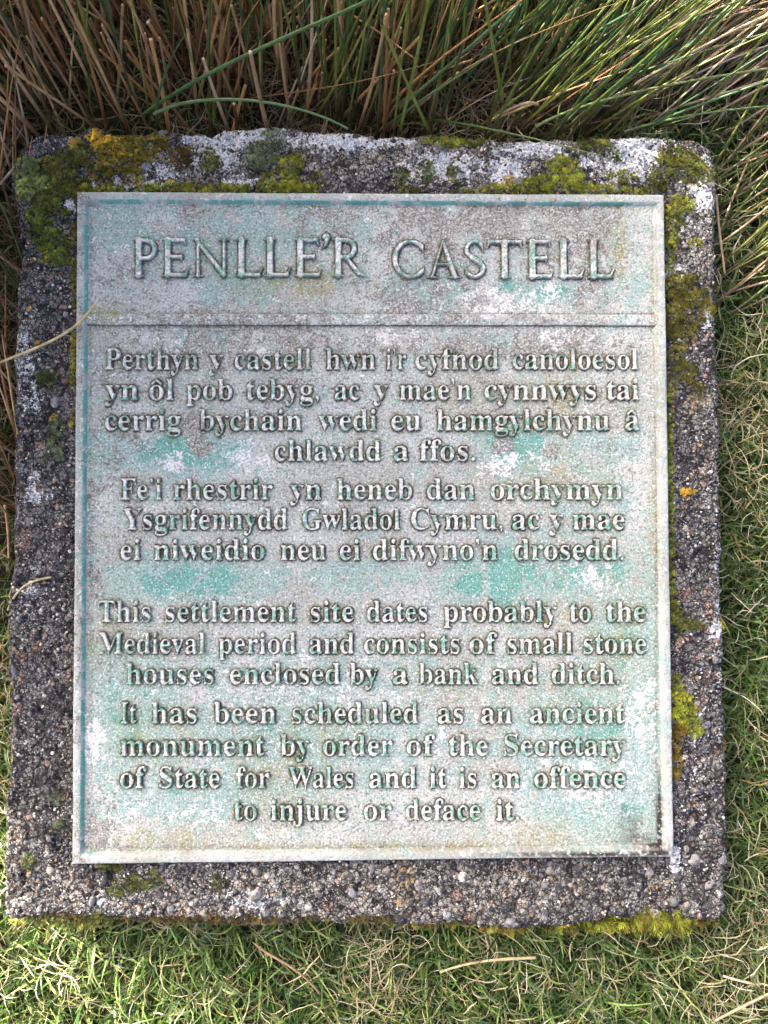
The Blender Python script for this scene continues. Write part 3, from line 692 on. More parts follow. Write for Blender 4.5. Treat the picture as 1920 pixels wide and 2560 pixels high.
m1[:, 1] = np.maximum(m1[:, 1] * .35, .42 * (px < 225) * (vnoise(px * 0 + 1, py / 40, 6) > .4))
m1[:, 2] = np.maximum(m1[:, 2] * .5, .22)
slope = sstep(.0064, .0074, dist)
tl = (px < 230) | (py < 520)
m1[:, 0] = np.where(tl, np.maximum(m1[:, 0] * .4, slope * 1.7 * sstep(.30, .62, .6 * vnoise(px / 34, py / 34, 8) + .4 * vnoise(px / 9, py / 9, 9))), m1[:, 0] * .25)  # top and left slopes: verdigris, with their shaded tone painted in
m1[:, 2] = np.where(tl & (slope > .5), 0, m1[:, 2]); m1[:, 1] = np.where(tl & (slope > .5), 0, m1[:, 1])
m2[:, 0] = np.maximum(np.where(slope > .1, m2[:, 0] * .8, 0), .7 * sstep(ZP - .002, ZP - .005, V[:, 2]) * (dist < .0008))
m2[:, 1] *= .35
mk('frame', V, F, M_BR, {'mask': m1, 'mask2': m2, 'calm': np.ones(len(V))}, smooth=True, parent=plaque)
# divider bar
yb0, yb1 = at(960, 811)[1], at(960, 783.5)[1]
bx = np.linspace(-WX + .0066, WX - .0066, 480)
pf = [(-.0010, -.0012), (-.0003, .0004), (.0002, .0015), (.0010, .0018), ((yb1 - yb0) * .5, .0017), (yb1 - yb0 - .0012, .0019), (yb1 - yb0 - .0003, .0014), (yb1 - yb0 + .0002, .0004), (yb1 - yb0 + .0010, -.0012)]
V = np.concatenate([np.stack([bx, yb0 + d + .0002 * fbm(bx, bx * 0 + d, 60, 2, 95), np.full(len(bx), ZF + z) + .00018 * fbm(bx, bx * 0 + d, 200, 2, 96)], 1) for d, z in pf])
F = gridfaces(len(pf), len(bx))[:, ::-1]
m1, m2, px, py = masks(V); m2[:, 0] = np.where(V[:, 2] < ZF + .0010, np.where(V[:, 1] < (yb0 + yb1) / 2, .8, .25), 0); m1[:, 2] = np.maximum(m1[:, 2], .3)  # lower flank of the bar darker than the upper one
mk('divider_bar', V, F, M_BR, {'mask': m1, 'mask2': m2}, smooth=True, parent=plaque)

# ------------------------------------------------------------------ plants: generators
def paths(base, az, el0, bend, length, k, drift=0.0, wig=0.0, r=rng):
    """n curved centre lines of k points. angles in radians; arrays of n"""
    n = len(base); s = np.linspace(0, 1, k)[None]
    az = np.broadcast_to(az, n)[:, None]; el0 = np.broadcast_to(el0, n)[:, None]; bend = np.broadcast_to(bend, n)[:, None]; drift = np.broadcast_to(drift, n)[:, None]
    A = az + drift * s; E = el0 + bend * s
    if wig:
        A = A + wig * np.cumsum(r.normal(0, 1, (n, k)), 1) / math.sqrt(k); E = E + wig * .6 * np.cumsum(r.normal(0, 1, (n, k)), 1) / math.sqrt(k)
    step = (np.broadcast_to(length, n) / (k - 1))[:, None, None]
    D = np.stack([np.cos(A) * np.cos(E), np.sin(A) * np.cos(E), np.sin(E)], -1) * step
    P = np.concatenate([base[:, None], base[:, None] + np.cumsum(D[:, :-1], 1)], 1)
    return P

def ribbons(P, W, col, twist, r=rng, colt=None):
    """flat tapering blades along P (n,k,3); W (n,), col (n,3)"""
    n, k, _ = P.shape
    T = np.gradient(P, axis=1); T /= np.linalg.norm(T, axis=2, keepdims=True) + 1e-9
    up = np.zeros((n, 1, 3)); a = r.normal(0, twist, n); b = r.normal(0, twist, n); up[:, 0, 0] = a; up[:, 0, 1] = b; up[:, 0, 2] = 1
    S = np.cross(T, np.broadcast_to(up, T.shape)); S /= np.linalg.norm(S, axis=2, keepdims=True) + 1e-9
    s = np.linspace(0, 1, k)
    tap = np.minimum(1, .55 + s * 2) * (1 - s ** 2.2) + .04
    w = W[:, None, None] * tap[None, :, None] * .5
    V = np.stack([P - S * w, P + S * w], 2).reshape(n, k * 2, 3)
    f = np.array([[2 * i, 2 * i + 1, 2 * i + 3, 2 * i + 2] for i in range(k - 1)])
    F = (f[None] + (np.arange(n) * 2 * k)[:, None, None]).reshape(-1, 4)
    C = np.repeat(col[:, None], 2 * k, 1)
    if colt is not None:
        g = np.repeat(s, 2)[None, :, None]; C = C * (1 - g) + colt[:, None] * g
    return V.reshape(-1, 3), F, C.reshape(-1, 3)

def tubes(P, R, sides=5):
    n, k, _ = P.shape
    T = np.gradient(P, axis=1); T /= np.linalg.norm(T, axis=2, keepdims=True) + 1e-9
    ref = np.where(np.abs(T[..., 2:]) > .9, np.array([1., 0, 0]), np.array([0, 0, 1.]))
    A = np.cross(T, ref); A /= np.linalg.norm(A, axis=2, keepdims=True); B = np.cross(T, A)
    t = np.arange(sides) / sides * 2 * math.pi
    V = P[:, :, None] + R[:, :, None, None] * (A[:, :, None] * np.cos(t)[None, None, :, None] + B[:, :, None] * np.sin(t)[None, None, :, None])
    V = V.reshape(n, k * sides, 3)
    V = np.concatenate([V, P[:, -1:, :]], 1)
    f = []
    for i in range(k - 1):
        for j in range(sides):
            f.append((i * sides + j, (i + 1) * sides + j, (i + 1) * sides + (j + 1) % sides, i * sides + (j + 1) % sides))
    cap = [((k - 1) * sides + j, k * sides, (k - 1) * sides + (j + 1) % sides) for j in range(sides)]
    return V, np.array(f), np.array(cap)

def tube_objs(name, P, R, C, parent, mat, single, sides=6):
    """C (n,k,3). the first `single` stems are parts of their own, the rest one stuff part"""
    V, f, cap = tubes(P, R, sides); n, k, _ = P.shape
    Cv = np.concatenate([np.repeat(C, sides, 1), C[:, -1:]], 1)
    m = min(single, n)
    for i in range(m):
        mk(name, V[i], [f, cap], mat, {'col': Cv[i]}, smooth=True, origin=P[i, 0], parent=parent)
    if n > m:
        nvp = V.shape[1]; off = (np.arange(n - m) * nvp)[:, None, None]
        o = mk('massed_' + name, V[m:].reshape(-1, 3), [(f[None] + off).reshape(-1, 4), (cap[None] + off).reshape(-1, 3)], mat, {'col': Cv[m:].reshape(-1, 3)}, smooth=True, parent=parent)
        o['kind'] = 'stuff'

def vary(cols, w, n, r, j=.18):
    cols = np.array(cols); i = r.choice(len(cols), n, p=np.array(w) / sum(w))
    return cols[i] * (1 + r.normal(0, j, (n, 1))).clip(.45, 1.7)

# ------------------------------------------------------------------ turf
gr = np.random.default_rng(21)
def scatter(n, box, dens=None):
    x = gr.uniform(box[0], box[1], n); y = gr.uniform(box[2], box[3], n)
    ok = ~in_block(x, y, .002)
    if dens is not None: ok &= gr.random(n) < dens(x, y)
    return x[ok], y[ok]
def rushy(x, y):          # where rushes crowd out the turf
    return sstep(.315, .37, y - .12 * (x > .15) * (x - .15) / .2 + .02 * fbm(x, y, 12, 2, 55)) * (1 - .55 * sstep(.12, .3, x))
def green_d(x, y):
    left = sstep(-.27, -.30, x) * sstep(-.12, .02, y)
    return (1 - .9 * rushy(x, y)) * (1 - .85 * left) * (.55 + .45 * sstep(-.2, .35, fbm(x, y, 22, 3, 57)))
GB = (-.50, .52, -.60, .50)
x, y = scatter(105000, GB, green_d); n = len(x)
base = np.stack([x, y, ground_h(x, y) - .002], 1)
P = paths(base, gr.uniform(0, 6.28, n), gr.uniform(.35, 1.35, n), gr.uniform(-1.7, -.1, n), gr.uniform(.012, .040, n) * np.where(gr.random(n) < .06, 1.8, 1), 6, gr.normal(0, .6, n), .2, gr)
c = vary([(.04, .085, .02), (.10, .18, .04), (.17, .27, .07), (.06, .13, .05), (.29, .34, .11)], [4, 4, 3.5, 2, 1.6], n, gr, .32)
ct = c * 1.1 + np.array([.03, .03, 0]) * (gr.random((n, 1)) < .3)
Vg, Fg_, Cg = ribbons(P, gr.uniform(.0009, .0025, n), c, .45, gr, ct)
tag(mk('grass', Vg, Fg_, M_GR, {'col': Cg}), 'short fine green grass growing round the concrete block', 'grass', kind='stuff')
def dead_d(x, y):
    left = sstep(-.28, -.31, x) * sstep(-.1, .15, y)
    return np.clip(.28 + .5 * sstep(-.05, .45, fbm(x, y, 16, 3, 58)) + .45 * left + .35 * rushy(x, y), 0, 1) * (.75 + .25 * (x > 0))
x, y = scatter(56000, GB, dead_d); n = len(x)
base = np.stack([x, y, ground_h(x, y) + gr.uniform(0, .022, n)], 1)
P = paths(base, gr.uniform(0, 6.28, n), gr.uniform(-.1, .9, n), gr.uniform(-1.3, .3, n), gr.uniform(.010, .050, n) * (1 + .5 * (gr.random(n) < .1)), 8, gr.normal(0, 1.2, n), .65, gr)
P[..., 2] = np.maximum(P[..., 2], .002)
c = vary([(.56, .50, .33), (.42, .35, .19), (.68, .63, .48), (.27, .20, .09)], [4, 3, 2, 2], n, gr)
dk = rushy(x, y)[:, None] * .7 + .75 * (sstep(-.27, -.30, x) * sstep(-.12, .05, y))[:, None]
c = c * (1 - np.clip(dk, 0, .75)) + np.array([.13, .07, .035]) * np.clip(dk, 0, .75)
Vg, Fg_, Cg = ribbons(P, gr.uniform(.0003, .0013, n), c, .7, gr)
tag(mk('dead_grass', Vg, Fg_, M_ST, {'col': Cg}), 'tangled bleached dead grass lying through the turf', 'dead grass', kind='stuff')

# ------------------------------------------------------------------ rushes
GREENS = [(.06, .11, .022), (.11, .17, .03), (.05, .12, .045), (.19, .23, .04), (.28, .28, .06)]
BROWN = [(.44, .22, .085), (.54, .35, .17), (.20, .10, .04), (.62, .47, .29)]
BLEACH = [(.60, .45, .29), (.50, .35, .20), (.70, .58, .41), (.38, .24, .12)]
rr_ = np.random.default_rng(33)
def region(n, x0, x1, y0, y1):
    x = rr_.uniform(x0, x1, n * 3); y = rr_.uniform(y0, y1, n * 3)
    ok = ~in_block(x, y, .004); x = x[ok][:n]; y = y[ok][:n]
    return np.stack([x, y, ground_h(x, y) - .004], 1)
def stems(parent, name, n, box, az, azs, el, els, bend, ln, rad, cols, wts, single, cut=False, k=10, wig=.09, basecol=(.07, .04, .02)):
    b = region(n, *box); n = len(b)
    if callable(az): A = az(b) + rr_.normal(0, azs, n)
    else: A = az + rr_.normal(0, azs, n)
    P = paths(b, A, np.clip(el + rr_.normal(0, els, n), .12, 1.62), rr_.uniform(bend[0], bend[1], n), rr_.uniform(ln[0], ln[1], n), k, rr_.normal(0, .25, n), wig, rr_)
    P[..., 2] = np.maximum(P[..., 2], .004)
    R0 = rr_.uniform(rad[0], rad[1], n); s = np.linspace(0, 1, k)
    R = R0[:, None] * ((1 - .25 * s) if cut else (1 - .82 * s ** 1.6))[None]
    c = vary(cols, wts, n, rr_, .2)
    C = np.repeat(c[:, None], k, 1)
    g = np.clip(1.1 - s * 3.2, 0, 1)[None, :, None]; C = C * (1 - g) + np.array(basecol) * g
    if cut:
        f_ = rr_.uniform(-.2, .6, (n, 1)).clip(0); P[:, -2] = P[:, -1] - (P[:, -1] - P[:, -2]) * .10
        C[:, -1] = C[:, -1] * (1 - f_) + np.array([.62, .52, .38]) * f_
    d = np.hypot(b[:, 0], b[:, 1]); o = np.argsort(d)
    P, R, C = P[o], R[o], C[o]
    tube_objs(name, P, R, C, parent, M_RU, single)

# which way stems splay from a tussock centre
def splay(cx, cy, mixa, w):
    def f(b): return np.arctan2((b[:, 1] - cy) + w * math.sin(mixa), (b[:, 0] - cx) + w * math.cos(mixa))
    return f
left_t = empty('rush_tussock', (-.20, .43, 0)); tag(left_t, 'brown clipped rush tussock with upright green stems at the top left behind the block', 'rush tussock', 'rush tussocks behind the block')
stems(left_t, 'cut_stem', 330, (-.44, .04, .345, .56), splay(-.18, .36, 1.45, .30), .5, 1.12, .22, (-.25, .25), (.05, .18), (.0012, .0021), BROWN, [4, 4, 3, 1], 290, cut=True)
stems(left_t, 'green_stem', 230, (-.48, .06, .35, .62), splay(-.18, .38, 1.35, .35), .4, 1.22, .17, (-.5, .1), (.20, .33), (.0010, .0018), GREENS, [4, 4, 2, 2, 1], 290)
stems(left_t, 'dry_stem', 270, (-.50, .05, .345, .60), splay(-.18, .38, 1.4, .3), .7, .9, .35, (-.7, .2), (.08, .28), (.0006, .0015), BROWN, [4, 3, 4, 1], 280)
stems(left_t, 'side_stem', 230, (-.44, -.300, -.02, .37), 1.9, .5, .75, .35, (-.6, .2), (.06, .20), (.0007, .0016), BROWN + GREENS[:2], [4, 3, 5, 1, 2, 1], 290)
mid_t = empty('rush_tussock', (.08, .42, 0)); tag(mid_t, 'sparse dark green rush tussock in the middle above the block, stems crossing', 'rush tussock', 'rush tussocks behind the block')
stems(mid_t, 'green_stem', 280, (-.06, .22, .345, .55), splay(.04, .36, 1.0, .25), .65, 1.1, .2, (-.5, 0), (.20, .34), (.0009, .0017), GREENS, [3, 4, 3, 3, 2], 290)
stems(mid_t, 'dry_stem', 150, (-.04, .26, .355, .60), splay(.04, .36, .95, .25), .5, .75, .3, (-.5, .1), (.12, .38), (.0007, .0013), BROWN + BLEACH[:2], [3, 3, 4, 1, 2, 2], 280)
right_t = empty('rush_tussock', (.28, .40, 0)); tag(right_t, 'sprawling rush tussock at the top right with bleached and green stems leaning right', 'rush tussock', 'rush tussocks behind the block')
stems(right_t, 'green_stem', 260, (.10, .42, .345, .52), .95, .22, .62, .18, (-.5, .05), (.20, .38), (.0008, .0015), GREENS, [3, 4, 3, 3, 2], 290)
stems(right_t, 'dry_stem', 950, (.14, .50, .36, .62), .62, .2, .48, .16, (-.45, .05), (.18, .36), (.0006, .0013), BLEACH, [4, 3, 3, 2], 290)
stems(right_t, 'bleached_stem', 620, (.22, .60, .40, .62), .55, .22, .40, .16, (-.4, .1), (.16, .32), (.0007, .0015), BLEACH, [4, 2, 5, 1], 290)
stems(right_t, 'side_stem', 170, (.30, .44, .18, .36), .62, .25, .42, .15, (-.5, 0), (.14, .30), (.0008, .0014), GREENS + BLEACH[:2], [3, 3, 3, 2, 1, 3, 2], 290)
# the tall tussock upslope, mostly outside the picture, added to keep the sun off the plaque
tall = empty('rush_tussock', (TUS[0], TUS[1], .1)); tag(tall, 'tall dense rush tussock on a hummock beyond the top left corner, added to shade the plaque', 'rush tussock', 'rush tussocks behind the block')
n = 4200; a = rr_.uniform(0, 6.28, n); d = .29 * np.sqrt(rr_.random(n))
b = np.stack([TUS[0] + d * np.cos(a), TUS[1] + d * np.sin(a), np.zeros(n)], 1); b[:, 2] = ground_h(b[:, 0], b[:, 1]) - .01
P = paths(b, a + rr_.normal(0, .5, n), 1.50 - .10 * d / .29 + rr_.normal(0, .05, n), rr_.uniform(-.15, .05, n), rr_.uniform(.66, .86, n), 8, 0, .05, rr_)
s = np.linspace(0, 1, 8)
C = np.repeat(vary(GREENS + BROWN, [4, 4, 2, 2, 1, 2, 2, 1, 1], n, rr_)[:, None], 8, 1)
tube_objs('stem', P, (rr_.uniform(.0018, .0028, n)[:, None] * (1 - .8 * s ** 1.6)[None]), C, tall, M_RU, 0, 4)
# thatch: solid core added inside the tussock to block the sun
nu_, nv_ = 60, 16
th = np.linspace(0, 2 * math.pi, nu_, endpoint=False); hv = np.linspace(0, 1, nv_)
TH, HV = np.meshgrid(th, hv, indexing='ij')
rad = (.30 - .03 * HV - .24 * sstep(.94, 1, HV)) * (1 + .10 * fbm(np.cos(TH) * 2, np.sin(TH) * 2 + HV, 2, 3, 77))
V = np.stack([TUS[0] + rad * np.cos(TH), TUS[1] + rad * np.sin(TH), .02 + .78 * HV + .04 * fbm(TH * 3, HV * 5, 1, 2, 78)], -1).reshape(-1, 3)
i = np.arange(nu_)[:, None] * nv_ + np.arange(nv_ - 1)[None]; j = ((np.arange(nu_) + 1) % nu_)[:, None] * nv_ + np.arange(nv_ - 1)[None]
F = np.stack([i, j, j + 1, i + 1], -1).reshape(-1, 4)
mk('shade_core', V, F, M_ST, {'col': np.tile((.2, .12, .06), (len(V), 1))}, parent=tall)

# single stems and straws that can be pointed at -----------------------------
def single(name, pts, r0, r1, col, label, cat, group=None, cutend=True):
    """pts: (px, py, height)"""
    ctl = np.array([[*at(a, b, z), z] for a, b, z in pts])
    t = np.linspace(0, 1, len(ctl)); k = 22; s = np.linspace(0, 1, k)
    q = np.array([np.polyval(np.polyfit(t, ctl[:, i], min(3, len(ctl) - 1)), s) for i in range(3)]).T
    R = (r0 + (r1 - r0) * s)[None]; C = np.tile(np.array(col), (1, k, 1)) * (1 + .12 * rng.normal(size=(1, k, 1)))
    if cutend: C[:, -1] = C[:, -1] * .6 + np.array([.6, .5, .35]) * .4
    V, f, cap = tubes(q[None], R, 7); Cv = np.concatenate([np.repeat(C, 7, 1), C[:, -1:]], 1)
    o = mk(name, V[0], [f, cap], M_RU, {'col': Cv[0]}, smooth=True, origin=q[0])
    return tag(o, label, cat, group)
z1 = ZS + .02
single('green_rush', [(356, 288, .05), (560, 165, .13), (800, 55, .20), (1000, -40, .27)], .0016, .0012, (.07, .15, .05), 'long green rush stem sweeping from above the block to the upper right', 'rush stem')
single('green_rush', [(385, 285, .08), (520, 250, .10), (700, 262, .105), (870, 322, .095)], .0016, .0009, (.10, .17, .06), 'arching green rush stem just above the top edge of the block', 'rush stem')
single('green_rush', [(534, 300, .04), (534, 225, .06)], .0014, .0004, (.12, .30, .03), 'short bright green shoot beside the arching rush', 'rush stem', cutend=False)
single('green_rush', [(1075, -20, .22), (1040, 150, .14), (1000, 330, .05)], .0010, .0016, (.18, .25, .04), 'straight yellow green rush left of the crossed pair', 'rush stem', cutend=False)
single('green_rush', [(955, 60, .20), (1010, 190, .13), (1075, 335, .05)], .0010, .0015, (.22, .24, .05), 'thin olive rush crossing the straight yellow green one', 'rush stem', cutend=False)
single('green_rush', [(1210, -10, .22), (1235, 130, .15), (1255, 250, .08)], .0011, .0016, (.19, .22, .04), 'olive rush standing right of the middle gap', 'rush stem', cutend=False)
single('green_rush', [(1000, 270, .06), (1120, 165, .11), (1290, 15, .17)], .0015, .0011, (.08, .16, .07), 'blue green rush rising diagonally beside the crossed pair', 'rush stem')
single('green_rush', [(1560, 330, .06), (1720, 290, .07), (1930, 265, .07)], .0011, .0008, (.12, .19, .06), 'slim green stem lying right over the top right of the turf', 'rush stem')
single('green_rush', [(1340, 317, .07), (1550, 240, .09), (1930, 170, .10)], .0013, .0010, (.15, .19, .06), 'long grey green rush lying over the top right corner', 'rush stem')
single('straw', [(-40, 922, ZS + .004), (90, 870, ZS + .0065), (175, 825, ZS + .013), (237, 762, ZP + .012)], .0011, .0013, (.52, .42, .22), 'long pale straw lying over the left edge of the plaque', 'straw')
single('straw', [(20, 1525, .060), (45, 1480, ZS + .005), (80, 1455, ZS + .006), (128, 1443, ZS + .004)], .0009, .0010, (.56, .45, .26), 'short curved straw on the left side of the block', 'straw')
single('straw', [(1100, 2431, .045), (1180, 2408, .047), (1260, 2398, .048), (1340, 2394, .048)], .0009, .0014, (.50, .40, .22), 'thick tan straw lying in the grass below the block', 'straw')
single('straw', [(1788, 2552, .045), (1850, 2520, .047), (1940, 2476, .048)], .0010, .0013, (.46, .36, .22), 'brown straw in the bottom right corner', 'straw')
single('straw', [(1808, 2440, .04), (1850, 2452, .044), (1898, 2463, .04)], .0010, .0012, (.55, .47, .32), 'short pale straw in the grass near the bottom right', 'straw')
single('straw', [(1225, 45 + 258, .06), (1300, 262, .08), (1345, 262, .08), (1040, 240, .08)][:3], .0010, .0012, (.45, .33, .2), 'tan stem piece above the middle of the block', 'straw')
single('straw', [(1790, 490, .05), (1800, 590, .052), (1812, 684, .05)], .0013, .0010, (.42, .30, .17), 'brown stem standing against the upper right side of the block', 'straw')
single('straw', [(1795, 610, .05), (1860, 565, .06), (1940, 500, .07)], .0010, .0011, (.33, .21, .13), 'reddish brown stem slanting away from the right side of the block', 'straw')
single('straw', [(22, 1395, .05), (20, 1330, .055), (12, 1262, .06)], .0010, .0012, (.40, .25, .13), 'brown stub against the left side of the block', 'straw')
single('straw', [(0, 460, .05), (35, 420, .06), (72, 372, .06)], .0013, .0011, (.46, .36, .24), 'pale stem leaning on the top left corner of the block', 'straw')
single('straw', [(640, 2362, .03), (690, 2395, .035), (745, 2430, .04), (800, 2485, .04)], .0012, .0010, (.30, .20, .12), 'brown twisted stem in the grass below the middle of the block', 'straw')

# ------------------------------------------------------------------ moss and lichen
mr = np.random.default_rng(44)
def tuft(nl_=7, h=1.0, up=.55):
    """little shoot: ring of pointed leaves round a stem tip"""
    V, F = [], []
    for ring, (cnt, rad_, z0, z1_, w) in enumerate([(nl_, 1.0, .0, .35 * h, .30), (max(4, nl_ - 2), .55, .25 * h, .75 * h, .24)]):
        for i in range(cnt):
            a = 6.283 * (i + .5 * ring) / cnt; ca, sa = math.cos(a), math.sin(a); n = len(V)
            V += [(ca * .08 - sa * w * .5, sa * .08 + ca * w * .5, z0), (ca * .08 + sa * w * .5, sa * .08 - ca * w * .5, z0), (ca * rad_, sa * rad_, z1_)]
            F.append((n, n + 1, n + 2))
    return np.array(V), np.array(F)
def moss(label, spec, size=.0016, cols=((.10, .13, .012), (.20, .23, .02), (.05, .08, .010), (.16, .11, .02)), w=(3, 3, 2, 1), thick=.004, hang=False, name='moss', grp='moss cushions on the block', h=1.0, seed=0, dens=1.0, thr=-.05):
    TV, TF = tuft(7, h); pts = []
    for (cx, cy, rx, ry) in spec:
        area = math.pi * rx * ry * (.00034 ** 2); n = int(area / (size ** 2) * 1.25 * dens)
        a = mr.uniform(0, 6.283, n); d = np.sqrt(mr.random(n)) * 1.15
        p = at(cx + rx * d * np.cos(a), cy + ry * d * np.sin(a), ZS)
        ok = (1 - d * .55 + .9 * fbm(p[:, 0], p[:, 1], 110, 3, 60 + seed)) > .34 + thr
        for (x, y), dd in zip(p[ok], d[ok]):
            if abs(x) < WX + .0004 and abs(y) < WZ + .0004: continue
            z = slab_z(x, y)
            if z is None or z < ZS - .03:
                if not hang: continue
                z = ZS - .014 - mr.uniform(0, .016)
            pts.append((x, y, z + thick * max(0, 1 - dd * dd) * (.5 + .5 * vnoise(np.array(x * 300), np.array(y * 300), 5)) + .0002))
    if len(pts) < 6: return None
    pts = np.array(pts); n = len(pts)
    sc = size * mr.uniform(.55, 1.45, n) * (.75 + .5 * vnoise(pts[:, 0] * 260, pts[:, 1] * 260, 8 + seed)); a = mr.uniform(0, 6.283, n); tx, ty = mr.normal(0, .3, n), mr.normal(0, .3, n)
    if hang: ty = ty * 2 - .95; tx = tx * 2
    ca, sa = np.cos(a), np.sin(a)
    x = TV[None, :, 0] * ca[:, None] - TV[None, :, 1] * sa[:, None]; y = TV[None, :, 0] * sa[:, None] + TV[None, :, 1] * ca[:, None]; z = np.broadcast_to(TV[None, :, 2], x.shape)
    V = np.stack([x + tx[:, None] * z, y + ty[:, None] * z, z], -1) * sc[:, None, None] + pts[:, None]
    F = (TF[None] + (np.arange(n) * len(TV))[:, None, None]).reshape(-1, 3)
    pn = sstep(-.3, .4, fbm(pts[:, 0], pts[:, 1], 120, 2, 66 + seed))
    c = vary(cols, w, n, mr, .22); c = c * .86 + np.array([.012, .014, .016]); c = c * (.95 + 1.25 * pn * vnoise(pts[:, 0] * 500, pts[:, 1] * 500, 3 + seed) * 1.4)[:, None]
    C = np.repeat(c[:, None], len(TV), 1).copy()
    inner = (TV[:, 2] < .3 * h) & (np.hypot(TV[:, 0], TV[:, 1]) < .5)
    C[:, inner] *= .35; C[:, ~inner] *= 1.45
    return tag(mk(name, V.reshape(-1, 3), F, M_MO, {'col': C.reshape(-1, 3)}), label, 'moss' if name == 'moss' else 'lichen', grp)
YG = ((.21, .26, .018), (.38, .40, .025), (.09, .13, .012), (.36, .27, .02)); DK = ((.08, .11, .014), (.17, .20, .02), (.04, .05, .01), (.20, .13, .02)); OR = ((.30, .16, .02), (.22, .20, .02), (.12, .10, .015), (.40, .26, .03)); GG = ((.14, .19, .09), (.20, .25, .13), (.08, .12, .05), (.22, .24, .08))
moss('pale grey green moss cushion on the top left corner', [(78, 425, 40, 34), (62, 465, 28, 34), (110, 460, 26, 30)], cols=((.36, .44, .16), (.25, .32, .08), (.52, .52, .08), (.12, .18, .04)), size=.0014, thick=.006, seed=1)
moss('dark green moss spread inside the top left corner', [(165, 420, 55, 45), (130, 500, 45, 50), (210, 395, 40, 34), (150, 450, 60, 60)], cols=DK, w=(3, 3, 2, 2), seed=2)
moss('dark green moss tail down the upper left side beside the plaque', [(110, 570, 34, 50), (135, 620, 36, 42), (150, 645, 24, 20), (100, 540, 40, 30)], cols=((.11, .15, .015), (.20, .25, .02), (.05, .08, .01), (.3, .3, .02)), seed=3)
moss('brown and yellow moss along the top left of the block', [(300, 390, 60, 50), (260, 420, 40, 36), (350, 370, 60, 36), (390, 350, 30, 22), (330, 440, 40, 20)], cols=((.17, .15, .015), (.34, .27, .025), (.08, .08, .01), (.46, .30, .02)), seed=4)
moss('yellow green moss strip against the plaque edge at upper left', [(x_, 471 + (x_ % 3), 24, 11) for x_ in range(215, 800, 34)], cols=YG, thick=.003, seed=5, thr=-.1)
moss('round green moss cushion under the white crust', [(523, 402, 25, 28), (535, 415, 22, 20)], cols=DK, thick=.005, seed=6)
moss('rusty brown moss patch left of the round cushion', [(445, 398, 30, 28), (470, 385, 22, 18)], cols=((.16, .07, .02), (.12, .09, .02), (.07, .05, .01), (.2, .13, .02)), seed=7)
moss('grey green frosted moss right of the white crust', [(655, 385, 40, 34), (640, 405, 36, 20), (685, 350, 36, 26)], cols=GG, thick=.005, seed=8)
moss('bright green moss clump above the plaque at left centre', [(722, 405, 34, 30), (700, 450, 44, 22), (730, 468, 40, 14)], cols=YG, seed=9)
moss('yellow moss on the top rim in the middle', [(1085, 343, 34, 14), (1130, 350, 44, 16), (1185, 348, 34, 14), (1110, 360, 30, 12)], cols=YG, thick=.004, seed=10, hang=True)
moss('olive moss spots above the middle of the plaque', [(1020, 476, 30, 9), (1065, 430, 24, 26), (1135, 440, 18, 34), (1005, 440, 20, 20), (1000, 462, 22, 8), (795, 448, 24, 16), (1480, 360, 34, 26), (1450, 375, 28, 24), (1530, 380, 26, 22)], cols=DK, seed=11)
moss('bright green moss strip against the plaque edge at upper right', [(1200, 479, 40, 9), (1250, 474, 40, 14), (1320, 470, 50, 20), (1360, 462, 40, 24), (1420, 468, 50, 20), (1480, 476, 50, 12), (1570, 478, 44, 11)], cols=YG, thick=.005, seed=12)
moss('golden green moss clump right of the small white crust', [(1415, 430, 34, 34), (1395, 410, 24, 20), (1440, 455, 36, 24), (1555, 445, 36, 18)], cols=YG, thick=.005, seed=13)
moss('large green moss patch on the top right corner', [(1655, 430, 30, 40), (1670, 385, 26, 26), (1720, 420, 46, 34), (1760, 440, 30, 26), (1700, 395, 40, 24), (1620, 470, 40, 12)], cols=DK, w=(3, 4, 1, 2), thick=.004, seed=14)
moss('yellow green moss beside the upper right edge of the plaque', [(1690, 530, 30, 34), (1680, 570, 18, 50), (1710, 515, 26, 24), (1730, 610, 26, 14), (1675, 640, 12, 60)], cols=YG, thick=.005, seed=15)
moss('broad olive and gold moss down the right of the plaque', [(1700, 715, 36, 34), (1735, 740, 34, 30), (1690, 790, 34, 50), (1720, 800, 30, 26), (1765, 785, 24, 24), (1700, 840, 36, 36), (1730, 700, 40, 16), (1680, 740, 16, 50)], cols=((.14, .14, .012), (.24, .22, .02), (.07, .08, .01), (.24, .16, .02)), thick=.004, seed=16)
moss('olive moss below the broad patch on the right', [(1690, 885, 26, 26), (1710, 935, 30, 34), (1680, 960, 18, 34), (1740, 975, 20, 20)], cols=((.12, .12, .012), (.20, .19, .02), (.06, .07, .01), (.2, .13, .02)), seed=17)
moss('narrow green moss line along the right edge of the plaque', [(1672 + (y_ - 1000) * .012, y_, 8, 22) for y_ in range(1000, 1560, 30)], cols=YG, thick=.003, seed=18, thr=-.1)
moss('green moss finger reaching right from the plaque edge', [(1690, 1555, 20, 34), (1715, 1560, 34, 16), (1745, 1568, 24, 12), (1684, 1500, 12, 40)], cols=DK, w=(2, 4, 1, 1), thick=.005, seed=19)
moss('rounded green moss cushion low on the right', [(1700, 1765, 34, 40), (1715, 1790, 32, 34), (1690, 1730, 20, 40), (1735, 1830, 30, 12)], cols=YG, thick=.006, seed=20)
moss('orange and rust moss under the rounded cushion', [(1698, 1825, 22, 28), (1690, 1860, 16, 40), (1692, 1920, 14, 40), (1688, 1945, 12, 24)], cols=OR, thick=.004, seed=21)
moss('dark round moss tuft on the left side', [(118, 950, 22, 24)], cols=DK, w=(3, 1, 3, 0), thick=.006, size=.0018, seed=22, thr=-.3)
